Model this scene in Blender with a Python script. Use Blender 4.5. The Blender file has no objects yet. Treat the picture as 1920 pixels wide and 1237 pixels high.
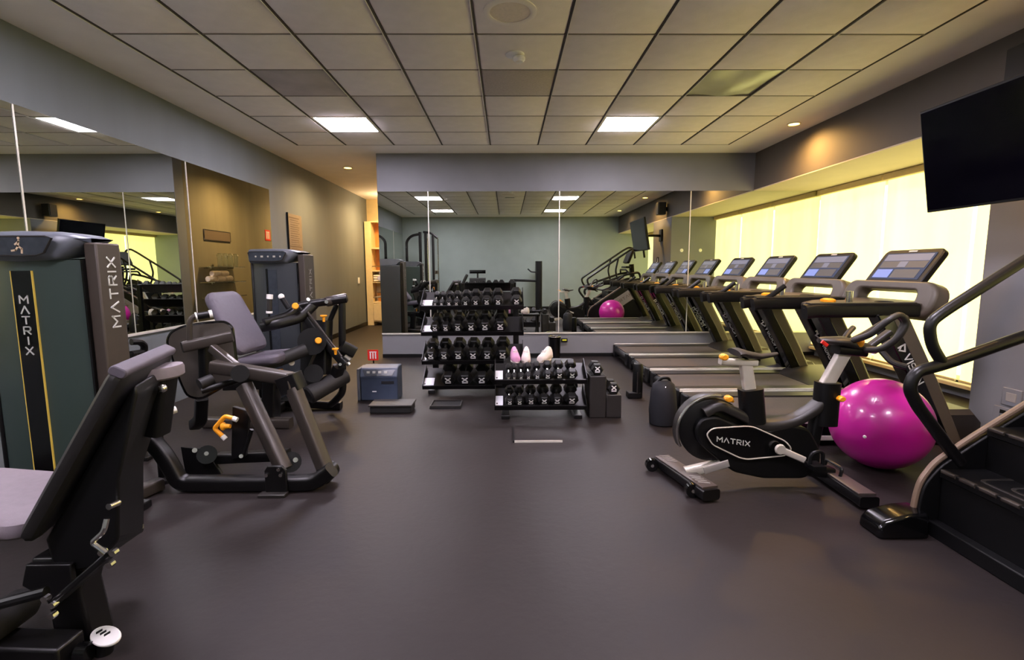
import bpy, math, random
from mathutils import Vector, Matrix

random.seed(7)
SC = bpy.context.scene
COL = SC.collection

# ------------------------------------------------------------------ camera
F_PX, PITCH, YAW, ROLL, EYE = 946.3, .1205, .01046, -.0039, 1.25
_cy, _sy, _cp, _sp = math.cos(YAW), math.sin(YAW), math.cos(PITCH), math.sin(PITCH)
CF = Vector((_sy * _cp, _cy * _cp, -_sp))
_r = Vector((_cy, -_sy, 0)); _u = _r.cross(CF)
_cr, _sr = math.cos(ROLL), math.sin(ROLL)
CR, CU = _r * _cr + _u * _sr, -_r * _sr + _u * _cr
cam = bpy.data.objects.new('camera', bpy.data.cameras.new('camera'))
COL.objects.link(cam)
M4 = Matrix((CR, CU, -CF)).transposed().to_4x4()
M4.translation = (0, 0, EYE)
cam.matrix_world = M4
cam.data.sensor_width = 36
cam.data.lens = 36 * F_PX / 1920
cam.data.clip_start = .02
SC.camera = cam


def _ray(x, y):
    return CF + CR * ((x - 960) / F_PX) - CU * ((y - 618.5) / F_PX)


def at(x, y, Y):            # measured point of the room: where the sight line through a photo pixel is Y metres deep
    d = _ray(x, y)
    return d * (Y / d.y) + Vector((0, 0, EYE))


def atx(x, y, X):
    d = _ray(x, y)
    return d * (X / d.x) + Vector((0, 0, EYE))


def fl(x, y, h=0):          # measured point on the level h above the floor
    d = _ray(x, y)
    return d * ((h - EYE) / d.z) + Vector((0, 0, EYE))


# ------------------------------------------------------------------ world, exposure, lamps
W = bpy.data.worlds.new('sky'); SC.world = W; W.use_nodes = True
nt = W.node_tree; nt.nodes.clear()
sky = nt.nodes.new('ShaderNodeTexSky'); sky.sky_type = 'HOSEK_WILKIE'; sky.turbidity = 6
sky.sun_direction = (.5, -.5, .7)
bg = nt.nodes.new('ShaderNodeBackground'); bg.inputs[1].default_value = 6.0
wo = nt.nodes.new('ShaderNodeOutputWorld')
nt.links.new(sky.outputs[0], bg.inputs[0]); nt.links.new(bg.outputs[0], wo.inputs[0])
SC.view_settings.view_transform = 'Standard'
SC.view_settings.look = 'None'
SC.view_settings.gamma = 1
SC.view_settings.use_curve_mapping = False
SC.view_settings.exposure = 1.3
SC.cycles.max_bounces = 14
SC.cycles.glossy_bounces = 8
SC.cycles.diffuse_bounces = 5
SC.cycles.sample_clamp_indirect = 4.0
SC.cycles.blur_glossy = 1.0
LED_POWER, BLIND_POWER, SPOT_POWER = 31.0, .95, 110.0

# ------------------------------------------------------------------ materials


def lin(c):
    return tuple((v / 12.92 if v <= .04045 else ((v + .055) / 1.055) ** 2.4) for v in [k / 255 for k in c])


MATS = {}


def mat(name, rgb, rough=.5, metal=0, var=.12, scale=14, bump=0, emit=None, power=0, spec=.5, coat=0, stretch=None, trans=0, alpha=1):
    m = bpy.data.materials.new(name); m.use_nodes = True
    t = m.node_tree; b = t.nodes['Principled BSDF']
    c = lin(rgb)
    b.inputs['Roughness'].default_value = rough
    b.inputs['Metallic'].default_value = metal
    b.inputs['Specular IOR Level'].default_value = spec
    b.inputs['Coat Weight'].default_value = coat
    b.inputs['Transmission Weight'].default_value = trans
    if emit:
        b.inputs['Emission Color'].default_value = (*emit, 1)
        b.inputs['Emission Strength'].default_value = power
    if var or bump:
        tc = t.nodes.new('ShaderNodeTexCoord')
        n = t.nodes.new('ShaderNodeTexNoise'); n.inputs['Scale'].default_value = scale; n.inputs['Detail'].default_value = 4
        src = tc.outputs['Object']
        if stretch:
            mp = t.nodes.new('ShaderNodeMapping'); mp.inputs['Scale'].default_value = stretch
            t.links.new(src, mp.inputs[0]); src = mp.outputs[0]
        t.links.new(src, n.inputs['Vector'])
        r = t.nodes.new('ShaderNodeValToRGB')
        r.color_ramp.elements[0].position = .3; r.color_ramp.elements[1].position = .7
        r.color_ramp.elements[0].color = (*[v * (1 - var) for v in c], 1)
        r.color_ramp.elements[1].color = (*[min(1, v * (1 + var)) for v in c], 1)
        t.links.new(n.outputs[0], r.inputs[0]); t.links.new(r.outputs[0], b.inputs['Base Color'])
        if bump:
            bp = t.nodes.new('ShaderNodeBump'); bp.inputs['Strength'].default_value = bump; bp.inputs['Distance'].default_value = .004
            n2 = t.nodes.new('ShaderNodeTexNoise'); n2.inputs['Scale'].default_value = scale * 12
            t.links.new(src, n2.inputs['Vector'])
            t.links.new(n2.outputs[0], bp.inputs['Height']); t.links.new(bp.outputs[0], b.inputs['Normal'])
    else:
        b.inputs['Base Color'].default_value = (*c, 1)
    MATS[name] = m
    return m


mat('floor_rubber', (31, 25, 24), .55, var=.12, scale=2.2, bump=.25, spec=.34)
mat('wall_grey', (118, 119, 123), .7, var=.05, scale=3, bump=.08)
mat('wall_dark', (86, 80, 74), .7, var=.05, scale=3, bump=.08)
mat('wall_corridor', (122, 112, 88), .75, var=.10, scale=1.6, bump=.08, stretch=(3, 3, .35))
mat('wall_rear_paint', (140, 150, 146), .7, var=.04, scale=3, bump=.08)
mat('wall_left_paint', (104, 110, 112), .7, var=.05, scale=1.6, bump=.08, stretch=(3, 3, .4))
mat('ceiling_plaster', (236, 229, 222), .85, var=.03, scale=4)
mat('ceiling_tile', (238, 230, 222), .9, var=.035, scale=9, bump=.25)
mat('stained_tile', (176, 168, 166), .9, var=.16, scale=3, bump=.1)
mat('perforated_tile', (184, 174, 164), .85, var=.08, scale=60)
mat('shiny_tile', (176, 176, 150), .25, var=.15, scale=2)
mat('faint_tile', (222, 212, 205), .9, var=.07, scale=3)
mat('speaker_grille', (226, 214, 200), .85, var=.06, scale=60)
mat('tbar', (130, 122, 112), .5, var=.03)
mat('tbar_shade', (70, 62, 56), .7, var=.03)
mat('mirror', (218, 223, 215), .0, 1, var=0)
mat('chrome_strip', (226, 222, 210), .25, .3, var=.05)
mat('white_paint', (228, 224, 214), .5, var=.03)
mat('cream_paint', (222, 200, 150), .6, var=.04)
mat('shelf_wood', (196, 130, 62), .5, var=.15, scale=6)
mat('black_metal', (11, 10, 11), .38, .0, var=.12, spec=.4)
mat('charcoal_metal', (56, 50, 45), .36, .1, var=.08)
mat('black_plastic', (8, 8, 9), .45, var=.12, spec=.3)
mat('gloss_black', (7, 7, 8), .14, var=.1)
mat('dark_grey_plastic', (38, 35, 33), .45, var=.06)
mat('taupe_plastic', (84, 76, 66), .42, var=.05)
mat('console_grey', (92, 96, 104), .35, .1, var=.05)
mat('display_grey', (52, 57, 65), .2, var=.2, scale=30)
mat('shroud_green', (50, 64, 59), .42, var=.06, scale=3)
mat('shroud_grey', (50, 54, 58), .42, var=.06, scale=3)
mat('panel_brown', (62, 53, 46), .5, var=.06)
mat('yellow_line', (236, 204, 92), .5, var=.03)
mat('upholstery', (80, 74, 84), .6, var=.06, scale=40, bump=.12)
mat('upholstery_light', (122, 112, 118), .6, var=.05, scale=40, bump=.12)
mat('upholstery_dark', (24, 22, 22), .6, var=.08, scale=40, bump=.12)
mat('pad_back', (54, 48, 41), .45, var=.06)
mat('orange', (250, 166, 30), .4, var=.05)
mat('white_plastic', (236, 234, 230), .35, var=.02)
mat('chrome', (214, 212, 208), .2, 1, var=.05)
mat('silver', (200, 193, 180), .35, .15, var=.05)
mat('ball_magenta', (190, 26, 140), .3, var=.05, scale=5, spec=.6, coat=.3)
mat('red_sign', (216, 34, 26), .45, var=.05)
mat('label_white', (222, 222, 226), .5, var=.03)
mat('lettering', (205, 205, 200), .45, var=0)
mat('screen_glass', (4, 3, 8), .08, var=0, spec=.12)
mat('bag_navy', (9, 10, 18), .7, var=.15)
mat('case_blue', (66, 76, 96), .45, var=.08)
mat('towel', (222, 196, 164), .9, var=.08, scale=30, bump=.4)
mat('shoe_white', (228, 214, 206), .7, var=.05, scale=30)
mat('shoe_pink', (214, 150, 186), .7, var=.08, scale=30)
mat('poster', (128, 112, 92), .6, var=.06)
mat('poster_ink', (96, 78, 62), .7, var=0)
mat('rubber_black', (12, 12, 13), .7, var=.15, scale=30, bump=.15)
mat('bronze_edge', (128, 108, 90), .4, .2, var=.06)
mat('soffit_paint', (206, 192, 166), .7, var=.03, scale=4)
mat('oval_grey', (146, 141, 136), .5, var=.04)
mat('belt', (70, 61, 55), .7, var=.1, scale=60)
mat('hex_rubber', (11, 11, 12), .42, var=.1, scale=20)
mat('led', (255, 255, 255), .5, var=0, emit=(.98, .88, 1.04), power=LED_POWER)
mat('downlight_glow', (255, 230, 180), .5, var=0, emit=(1, .55, .10), power=12)
mat('yellow_tag', (220, 232, 60), .5, var=0)


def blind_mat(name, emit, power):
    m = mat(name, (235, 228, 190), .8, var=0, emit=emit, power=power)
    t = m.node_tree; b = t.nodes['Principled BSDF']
    # cloth emits in place of daylight through the weave, with slight vertical unevenness
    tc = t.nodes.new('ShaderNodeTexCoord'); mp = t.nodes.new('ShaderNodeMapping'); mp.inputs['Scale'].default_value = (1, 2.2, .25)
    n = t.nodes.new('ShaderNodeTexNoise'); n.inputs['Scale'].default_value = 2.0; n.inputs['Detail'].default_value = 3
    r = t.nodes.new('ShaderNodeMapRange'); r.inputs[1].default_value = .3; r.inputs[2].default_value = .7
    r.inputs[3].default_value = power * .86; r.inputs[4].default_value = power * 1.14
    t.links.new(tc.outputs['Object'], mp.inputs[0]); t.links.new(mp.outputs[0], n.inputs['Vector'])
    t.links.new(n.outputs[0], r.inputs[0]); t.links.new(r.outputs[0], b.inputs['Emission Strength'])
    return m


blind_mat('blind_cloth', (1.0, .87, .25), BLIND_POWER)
g = bpy.data.materials.new('glass'); g.use_nodes = True
gb = g.node_tree.nodes['Principled BSDF']; gb.inputs['Transmission Weight'].default_value = 1; gb.inputs['Roughness'].default_value = .02
gb.inputs['Base Color'].default_value = (.9, .95, .92, 1); gb.inputs['IOR'].default_value = 1.45
MATS['glass'] = g


def screen_mat():
    m = bpy.data.materials.new('treadmill_screen'); m.use_nodes = True
    t = m.node_tree; b = t.nodes['Principled BSDF']
    b.inputs['Base Color'].default_value = (.01, .01, .015, 1); b.inputs['Roughness'].default_value = .12
    b.inputs['Emission Color'].default_value = (.35, .42, .75, 1); b.inputs['Emission Strength'].default_value = .08
    MATS['treadmill_screen'] = m
    for n, c, p in (('screen_blue', (.28, .38, .95), .34), ('screen_pale', (.55, .55, .78), .15), ('screen_dim', (.30, .27, .30), .10)):
        q = bpy.data.materials.new(n); q.use_nodes = True; b = q.node_tree.nodes['Principled BSDF']
        b.inputs['Base Color'].default_value = (.02, .02, .02, 1); b.inputs['Emission Color'].default_value = (*c, 1); b.inputs['Emission Strength'].default_value = p
        MATS[n] = q


screen_mat()

# ------------------------------------------------------------------ mesh helpers
V = Vector
X1, Y1, Z1 = V((1, 0, 0)), V((0, 1, 0)), V((0, 0, 1))


def fillet(pts, rad, k=5, closed=False):
    pts = [V(p) for p in pts]; n = len(pts); out = []
    for i, p in enumerate(pts):
        if not closed and i in (0, n - 1):
            out.append(p); continue
        a, b = pts[i - 1] - p, pts[(i + 1) % n] - p
        r = min(rad, a.length * .45, b.length * .45)
        s, e = p + a.normalized() * r, p + b.normalized() * r
        for j in range(k + 1):
            t = j / k
            out.append(s * (1 - t) ** 2 + p * 2 * t * (1 - t) + e * t * t)
    return out


def rrect(w, h, r, k=4, cx=0, cy=0):
    o = []
    r = min(r, w * .499, h * .499)
    for (sx, sy, a0) in ((1, 1, 0), (-1, 1, 90), (-1, -1, 180), (1, -1, 270)):
        for j in range(k + 1):
            a = math.radians(a0 + 90 * j / k)
            o.append((cx + sx * (w / 2 - r) + r * math.cos(a), cy + sy * (h / 2 - r) + r * math.sin(a)))
    return o


class MB:
    def __init__(s): s.v, s.f = [], []

    def add(s, vs, fs):
        o = len(s.v); s.v += [V(p) for p in vs]; s.f += [[i + o for i in f] for f in fs]; return s

    def box(s, c, d, R=None):
        c = V(c); R = R or Matrix.Identity(3)
        vs = [c + R @ V((x * d[0] / 2, y * d[1] / 2, z * d[2] / 2)) for x in (-1, 1) for y in (-1, 1) for z in (-1, 1)]
        return s.add(vs, [(0, 1, 3, 2), (4, 6, 7, 5), (0, 4, 5, 1), (2, 3, 7, 6), (0, 2, 6, 4), (1, 5, 7, 3)])

    def bb(s, a, b):
        a, b = V(a), V(b); return s.box((a + b) / 2, [abs(q) for q in (b - a)])

    def bar(s, a, b, w, h, up=Z1):
        a, b = V(a), V(b); d = (b - a); L = d.length; d.normalize()
        sd = d.cross(V(up))
        if sd.length < 1e-4: sd = d.cross(X1)
        sd.normalize(); u = sd.cross(d)
        return s.box((a + b) / 2, (w, L, h), Matrix((sd, d, u)).transposed())

    def rings(s, rings, cap=True, closed=False):
        n = len(rings[0]); o = len(s.v)
        for r in rings: s.v += [V(p) for p in r]
        m = len(rings)
        for i in range(m if closed else m - 1):
            for j in range(n):
                a, b = o + i * n + j, o + i * n + (j + 1) % n
                c, d = o + ((i + 1) % m) * n + (j + 1) % n, o + ((i + 1) % m) * n + j
                s.f.append([a, b, c, d])
        if cap and not closed:
            s.f.append([o + j for j in range(n)][::-1]); s.f.append([o + (m - 1) * n + j for j in range(n)])
        return s

    def sweep(s, pts, prof, closed=False, up=Z1):
        pts = [V(p) for p in pts]; n = len(pts); rs = []; nrm = None
        for i, p in enumerate(pts):
            if closed: t = pts[(i + 1) % n] - pts[i - 1]
            else: t = pts[min(i + 1, n - 1)] - pts[max(i - 1, 0)]
            t.normalize()
            if nrm is None:
                nrm = V(up) - t * t.dot(V(up))
                if nrm.length < 1e-3: nrm = X1 - t * t.dot(X1)
            else:
                nrm = nrm - t * t.dot(nrm)
            nrm.normalize(); bi = t.cross(nrm)
            rs.append([p + bi * q[0] + nrm * q[1] for q in prof])
        return s.rings(rs, True, closed)

    def tube(s, pts, r, n=10, fil=0, closed=False):
        if fil: pts = fillet(pts, fil, 5, closed)
        return s.sweep(pts, [(r * math.cos(2 * math.pi * k / n), r * math.sin(2 * math.pi * k / n)) for k in range(n)], closed)

    def rtube(s, pts, w, h, fil=0, r=.012, up=Z1):
        if fil: pts = fillet(pts, fil, 5)
        return s.sweep(pts, rrect(w, h, r, 3), up=up)

    def cyl(s, a, b, r, r2=None, n=18):
        a, b = V(a), V(b); d = (b - a).normalized(); u = d.orthogonal().normalized(); w = d.cross(u)
        r2 = r if r2 is None else r2
        rg = lambda c, q: [c + (u * math.cos(2 * math.pi * k / n) + w * math.sin(2 * math.pi * k / n)) * q for k in range(n)]
        return s.rings([rg(a, r), rg(b, r2)])

    def lathe(s, prof, o, ax=Z1, n=24):
        o = V(o); ax = V(ax).normalized(); u = ax.orthogonal().normalized(); w = ax.cross(u)
        return s.rings([[o + ax * h + (u * math.cos(2 * math.pi * k / n) + w * math.sin(2 * math.pi * k / n)) * max(r, 1e-4) for k in range(n)] for r, h in prof])

    def prism(s, poly, o, ux, uy, t):
        o, ux, uy = V(o), V(ux), V(uy); nz = ux.cross(uy).normalized() * t
        a = [o + ux * p[0] + uy * p[1] for p in poly]
        return s.rings([a, [p + nz for p in a]])

    def frame(s, outer, inner, o, ux, uy, t):
        o, ux, uy = V(o), V(ux), V(uy); nz = ux.cross(uy).normalized() * t
        q = lambda P, z: [o + ux * p[0] + uy * p[1] + nz * z for p in P]
        return s.rings([q(outer, 0), q(outer, 1), q(inner, 1), q(inner, 0)], closed=True)

    def ell(s, c, rx, ry, rz, n=20, m=12, R=None):
        c = V(c); R = R or Matrix.Identity(3)
        return s.rings([[c + R @ V((rx * math.sin(a) * math.cos(2 * math.pi * k / n), ry * math.sin(a) * math.sin(2 * math.pi * k / n), -rz * math.cos(a))) for k in range(n)]
                        for a in [max(.01, min(math.pi - .01, math.pi * i / m)) for i in range(m + 1)]])


def make_obj(name, mb, m, parent=None, bevel=0, world=False, seg=2, angle=35):
    me = bpy.data.meshes.new(name)
    org = V((0, 0, 0))
    if world and parent:
        p = parent
        while p.parent: p = p.parent
        org = p.location
    me.from_pydata([tuple(p - org) for p in mb.v], [], mb.f)
    import bmesh
    bm = bmesh.new(); bm.from_mesh(me); bmesh.ops.recalc_face_normals(bm, faces=bm.faces); bm.to_mesh(me); bm.free()
    me.shade_smooth(); me.set_sharp_from_angle(angle=math.radians(angle))
    me.materials.append(MATS[m])
    o = bpy.data.objects.new(name, me); COL.objects.link(o)
    if bevel:
        b = o.modifiers.new('bevel', 'BEVEL'); b.width = bevel; b.segments = seg; b.limit_method = 'ANGLE'; b.angle_limit = math.radians(40)
    if parent: o.parent = parent
    return o


def thing(name, label, cat, loc=(0, 0, 0), rotz=0, group=None):
    o = bpy.data.objects.new(name, None); COL.objects.link(o)
    o.location = loc; o.rotation_euler = (0, 0, rotz); o.empty_display_size = .1
    o['label'] = label; o['category'] = cat
    if group: o['group'] = group
    return o


def tag(o, label, cat, group=None):
    o['label'] = label; o['category'] = cat
    if group: o['group'] = group
    return o


def struct(o, label=None):
    o['kind'] = 'structure'
    if label: o['label'] = label
    return o


def copy_tree(o, parent=None):
    c = o.copy(); COL.objects.link(c)
    if parent: c.parent = parent
    for ch in list(o.children): copy_tree(ch, c)
    return c


GLY = {'M': (1.1, [[(0, 0), (0, 1), (.55, .4), (1.1, 1), (1.1, 0)]]), 'A': (1.05, [[(0, 0), (.52, 1), (1.05, 0)]]),
       'T': (.95, [[(0, 1), (.95, 1)], [(.47, 1), (.47, 0)]]), 'R': (.9, [[(0, 0), (0, 1), (.75, 1), (.9, .85), (.9, .6), (.75, .45), (0, .45)], [(.4, .45), (.9, 0)]]),
       'I': (.1, [[(.05, 0), (.05, 1)]]), 'X': (.95, [[(0, 0), (.95, 1)], [(0, 1), (.95, 0)]]), 'V': (.95, [[(0, 1), (.47, 0), (.95, 1)]]),
       'S': (.8, [[(.8, .9), (.7, 1), (.12, 1), (0, .88), (0, .62), (.12, .5), (.68, .5), (.8, .38), (.8, .12), (.68, 0), (.1, 0), (0, .1)]]),
       'O': (.9, [[(.15, 0), (0, .15), (0, .85), (.15, 1), (.75, 1), (.9, .85), (.9, .15), (.75, 0), (.15, 0)]]),
       'N': (.85, [[(0, 0), (0, 1), (.85, 0), (.85, 1)]])}


def stroke(mb, pts2, o, ux, uy, w, t):
    nz = ux.cross(uy)
    for a, b in zip(pts2[:-1], pts2[1:]):
        pa, pb = o + ux * a[0] + uy * a[1], o + ux * b[0] + uy * b[1]
        d = (pb - pa).normalized() * (w * .4)
        mb.bar(pa - d, pb + d, w, t, nz)


def letters(word, o, ux, uy, size, gap=.35, w=.16, t=.003, stacked=False, pitch=1.7, mb=None):
    """word drawn from strokes; (ux, uy) are the reading and the up direction"""
    mb = mb or MB(); o, ux, uy = V(o), V(ux).normalized(), V(uy).normalized()
    x = 0
    for i, ch in enumerate(word):
        wd, st = GLY[ch]
        for s in st:
            if stacked: P = [((p[0] - wd / 2) * size, (p[1] - i * pitch) * size) for p in s]
            else: P = [((p[0] + x) * size, p[1] * size) for p in s]
            stroke(mb, P, o, ux, uy, w * size, t)
        x += wd + gap
    return mb


# ------------------------------------------------------------------ room shell
XL, XB, XW, YB, YR, ZC, ZB = -3.16, 3.43, 4.36, 7.13, -1.4, 2.817, 2.31
XC, YE = -1.77, 11.7            # corridor's right wall, corridor's end
floor = struct(make_obj('floor', MB().bb((XL - .2, YR - .2, -.1), (XW + .4, YE + .2, 0)), 'floor_rubber'), 'dark rubber gym floor')
struct(make_obj('wall_left', MB().bb((XL - .2, YR - .2, 0), (XL, YE + .2, ZC + .1)), 'wall_left_paint'))
struct(make_obj('wall_back', MB().bb((XC, YB, 0), (XW + .3, YB + .2, ZC + .1)), 'wall_grey', bevel=.004))
struct(make_obj('wall_corridor_right', MB().bb((XC, YB + .2, 0), (XC + .2, YE + .2, ZC + .1)), 'wall_corridor'))
struct(make_obj('wall_corridor_end', MB().bb((XL, YE, 0), (XC + .2, YE + .2, ZC + .1)), 'cream_paint'))
struct(make_obj('wall_rear', MB().bb((XL - .2, YR - .2, 0), (XW + .4, YR, ZC + .1)), 'wall_rear_paint'))
struct(make_obj('wall_right_bulkhead', MB().bb((XB, YR, ZB + .012), (XW + .4, YB, ZC + .1)), 'wall_dark'))
struct(make_obj('trim_soffit', MB().bb((XB + .002, YR, ZB), (XW + .2, YB, ZB + .012)), 'soffit_paint'))
struct(make_obj('wall_right_pillar', MB().bb((XB, 2.33, 0), (XW + .4, 3.62, ZB)), 'wall_grey', bevel=.004))
wr = MB()
for a, b in ((YR, 2.33), (3.62, YB)):
    wr.bb((XW + .06, a, 0), (XW + .3, b, .13)); wr.bb((XW + .06, a, 2.27), (XW + .3, b, ZB))
struct(make_obj('wall_right', wr, 'wall_grey'))
struct(make_obj('baseboard_rear', MB().bb((XL, YR, 0), (XW + .06, YR + .012, .09)), 'black_plastic'))
struct(make_obj('baseboard_corridor', MB().bb((XL + .0005, 6.95, 0), (XL + .018, YE, .08)), 'black_plastic'))
struct(make_obj('baseboard_back', MB().bb((XC, YB - .012, 0), (XW + .06, YB, .05)), 'black_plastic'))
struct(make_obj('baseboard_pillar', MB().bb((XB - .012, 2.33, 0), (XB, 3.62, .08)), 'black_plastic'))

# ceiling: plaster border with a field of laid-in tiles
T = .61
gx = [(c - 4.327) * T for c in range(10)]
rows = list(range(-7, 5))
gy = lambda r: (r + 5.92) * T
ceil = struct(make_obj('ceiling', MB().bb((XL - .2, gy(5), ZC), (XW + .4, YE + .2, ZC + .15)).bb((XL - .2, YR - .2, ZC), (XW + .4, gy(-7), ZC + .15))
              .bb((XL - .2, gy(-7), ZC), (gx[0], gy(5), ZC + .15)).bb((gx[9], gy(-7), ZC), (XW + .4, gy(5), ZC + .15))
              .bb((gx[0], gy(-7), ZC + .1), (gx[9], gy(5), ZC + .15)), 'ceiling_plaster'), 'beige suspended ceiling with plaster border')
tile_me = None
LIGHTS = [(1, r) for r in (3, -2, -6)] + [(6, r) for r in (3, -2, -6)]
SPECIAL = {(1, 1): ('stained_tile', 'grey stained ceiling tile'), (4, 1): ('perforated_tile', 'darker grey ceiling tile'), (7, 1): ('shiny_tile', 'shiny yellowish buckled ceiling tile'), (2, 2): ('faint_tile', 'ceiling tile with a faint stain')}
protos = {}


def tile_mesh(m):
    if m not in protos:
        mb = MB()
        h = T / 2 - .008
        if m == 'shiny_tile':
            n = 6; vs = []
            for i in range(n + 1):
                for j in range(n + 1):
                    x, y = -h + 2 * h * i / n, -h + 2 * h * j / n
                    vs.append((x, y, .004 - .022 * math.cos(x * 5.1) * math.cos(y * 5.1) - .008 * math.sin(x * 14 + y * 4)))
            mb.add(vs, [(i * (n + 1) + j, (i + 1) * (n + 1) + j, (i + 1) * (n + 1) + j + 1, i * (n + 1) + j + 1) for i in range(n) for j in range(n)])
            mb.add([(x, y, .03) for x, y in ((-h, -h), (h, -h), (h, h), (-h, h))], [(0, 1, 2, 3)])
        else:
            q = lambda k, z: [(-k, -k, z), (k, -k, z), (k, k, z), (-k, k, z)]
            mb.rings([q(h - .012, -.004), q(h, .004), q(h, .02)])
        protos[m] = make_obj('ceiling_tile', mb, m, ceil)
        return protos[m]
    o = protos[m].copy(); COL.objects.link(o); return o


for c in range(9):
    for r in rows:
        if (c, r) in LIGHTS: continue
        m, lab = SPECIAL.get((c, r), ('ceiling_tile', None))
        o = tile_mesh(m); o.parent = ceil
        o.location = ((gx[c] + gx[c + 1]) / 2, gy(r) + T / 2, ZC)
        if lab: o['label'] = lab
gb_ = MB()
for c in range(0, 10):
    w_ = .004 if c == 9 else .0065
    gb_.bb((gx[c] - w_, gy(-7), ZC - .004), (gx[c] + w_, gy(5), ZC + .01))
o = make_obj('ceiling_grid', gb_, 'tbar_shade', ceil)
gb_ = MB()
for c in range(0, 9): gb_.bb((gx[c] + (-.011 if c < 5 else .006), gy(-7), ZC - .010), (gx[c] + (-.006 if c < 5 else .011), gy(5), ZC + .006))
o = make_obj('ceiling_grid_highlight', gb_, 'white_paint', ceil)  # white tee edge, put in as the highlight beside the dark grid lines
gb_ = MB()
for r in range(-7, 6): gb_.bb((gx[0], gy(r) - .0045, ZC - .003), (gx[9], gy(r) + .0045, ZC + .008))
o = make_obj('ceiling_grid_cross', gb_, 'tbar', ceil)

# light panels
side = {1: 'left', 6: 'right'}
rown = {3: 'near the mirrored back wall', -2: 'in the middle of the ceiling', -6: 'above the entrance end of the room'}
for (c, r) in LIGHTS:
    x, y = (gx[c] + gx[c + 1]) / 2, gy(r) + T / 2
    t = thing('ceiling_light', 'square white light panel %s, %s row of panels' % (rown[r], side[c]), 'ceiling light', (x, y, ZC), group='square ceiling light panels')
    make_obj('frame', MB().frame(rrect(T - .02, T - .02, .004, 1), rrect(T - .07, T - .07, .004, 1), (0, 0, -.006), X1, Y1, .02), 'white_paint', t)
    make_obj('diffuser', MB().box((0, 0, .003), (T - .07, T - .07, .006)), 'led', t)


def downlight(x, y, label, power=SPOT_POWER, lamp_rgb=(1, .66, .30), ang=165):
    t = thing('downlight', label, 'downlight', (x, y, ZC), group='round warm downlights')
    make_obj('trim_ring', MB().lathe([(.075, -.001), (.075, -.008), (.058, -.010), (.052, -.002)], (0, 0, 0), n=28), 'white_paint', t)
    make_obj('lamp', MB().lathe([(.0, -.004), (.052, -.004), (.052, -.001), (0, -.001)], (0, 0, 0), n=24), 'downlight_glow', t)
    L = bpy.data.lights.new('downlight_lamp', 'SPOT'); L.energy = power; L.color = lamp_rgb; L.spot_size = math.radians(ang); L.spot_blend = 1.0; L.shadow_soft_size = .06
    lo = bpy.data.objects.new('downlight_lamp', L); COL.objects.link(lo); lo.parent = t; lo.location = (0, 0, -.02)
    return t


downlight(-2.45, 8.09, 'warm round downlight in the corridor ceiling left of the mirrored wall', 120)
downlight(-2.45, 10.6, 'warm round downlight deeper in the corridor, out of sight past the first', 130)
downlight(3.16, 5.73, 'warm round downlight in the ceiling border above the treadmills', 85, (1, .56, .16))
downlight(3.10, 2.75, 'warm round downlight in the ceiling border near the television', 75, (1, .56, .16))
downlight(3.10, .2, 'warm round downlight in the ceiling border by the rear window', 20)

# ceiling fittings
t = thing('ceiling_speaker', 'round cream ceiling speaker at the top centre of the view', 'speaker', (.03, 3.30, ZC))
make_obj('speaker_ring', MB().lathe([(.165, 0), (.165, -.010), (.14, -.016), (.125, -.012), (.125, 0)], (0, 0, 0), n=36), 'ceiling_plaster', t)
make_obj('grille', MB().lathe([(.125, -.008), (.06, -.010), (0, -.011), (0, 0), (.125, 0)], (0, 0, 0), n=36), 'speaker_grille', t)
t = thing('smoke_detector', 'small white smoke detector on the ceiling behind the round speaker', 'smoke detector', (.07, 3.92, ZC))
make_obj('base', MB().lathe([(.07, 0), (.07, -.012), (.055, -.02), (0, -.02)], (0, 0, 0)), 'white_plastic', t)
make_obj('sensor_cap', MB().lathe([(.03, -.02), (.045, -.032), (.045, -.048), (.03, -.062), (0, -.066)], (.03, -.01, 0)), 'white_plastic', t)
t = thing('ceiling_vent', 'small dark square ceiling vent seen in the back mirror', 'vent', (.08, 2.85, ZC))
make_obj('vent_frame', MB().frame(rrect(.26, .2, .005, 1), rrect(.2, .14, .005, 1), (0, 0, -.012), X1, Y1, .012), 'white_paint', t)
for k in range(4): make_obj('slat', MB().box((0, -.05 + k * .034, -.004), (.2, .022, .004)), 'black_plastic', t)

# ------------------------------------------------------------------ mirrors
seams = [XC, -1.08, .73, 2.55, XW + .05]
nm = ['narrow end mirror panel beside the corridor opening', 'wide mirror panel behind the dumbbell rack', 'wide mirror panel at the middle of the back wall', 'mirror panel behind the treadmills at the window end']
for i in range(4):
    a, b = seams[i], seams[i + 1]
    t = thing('mirror_panel', nm[i], 'mirror', ((a + b) / 2, YB, .35), group='back wall mirror panels')
    make_obj('mirror_glass', MB().bb((a + .003, YB - .008, .352), (b - .003, YB - .001, ZB)), 'mirror', t, world=True)
    make_obj('bottom_channel', MB().bb((a + .0003, YB - .016, .332), (b - .0003, YB - .0005, .352)), 'chrome_strip', t, world=True)
    if i: make_obj('seam_strip', MB().bb((a + .0005, YB - .011, .354), (a + .0125, YB - .0085, ZB - .002)), 'chrome_strip', t, world=True)
ys = [YR + .02, -.1, 1.65, 3.4, 5.15, 6.92]
nl = ['wall mirror panel behind the viewer by the rear corner', 'wall mirror panel beside the viewer on the left wall', 'left wall mirror panel behind the nearest bench',
      'left wall mirror panel behind the first weight tower', 'left wall mirror panel at the corridor end']
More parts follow.
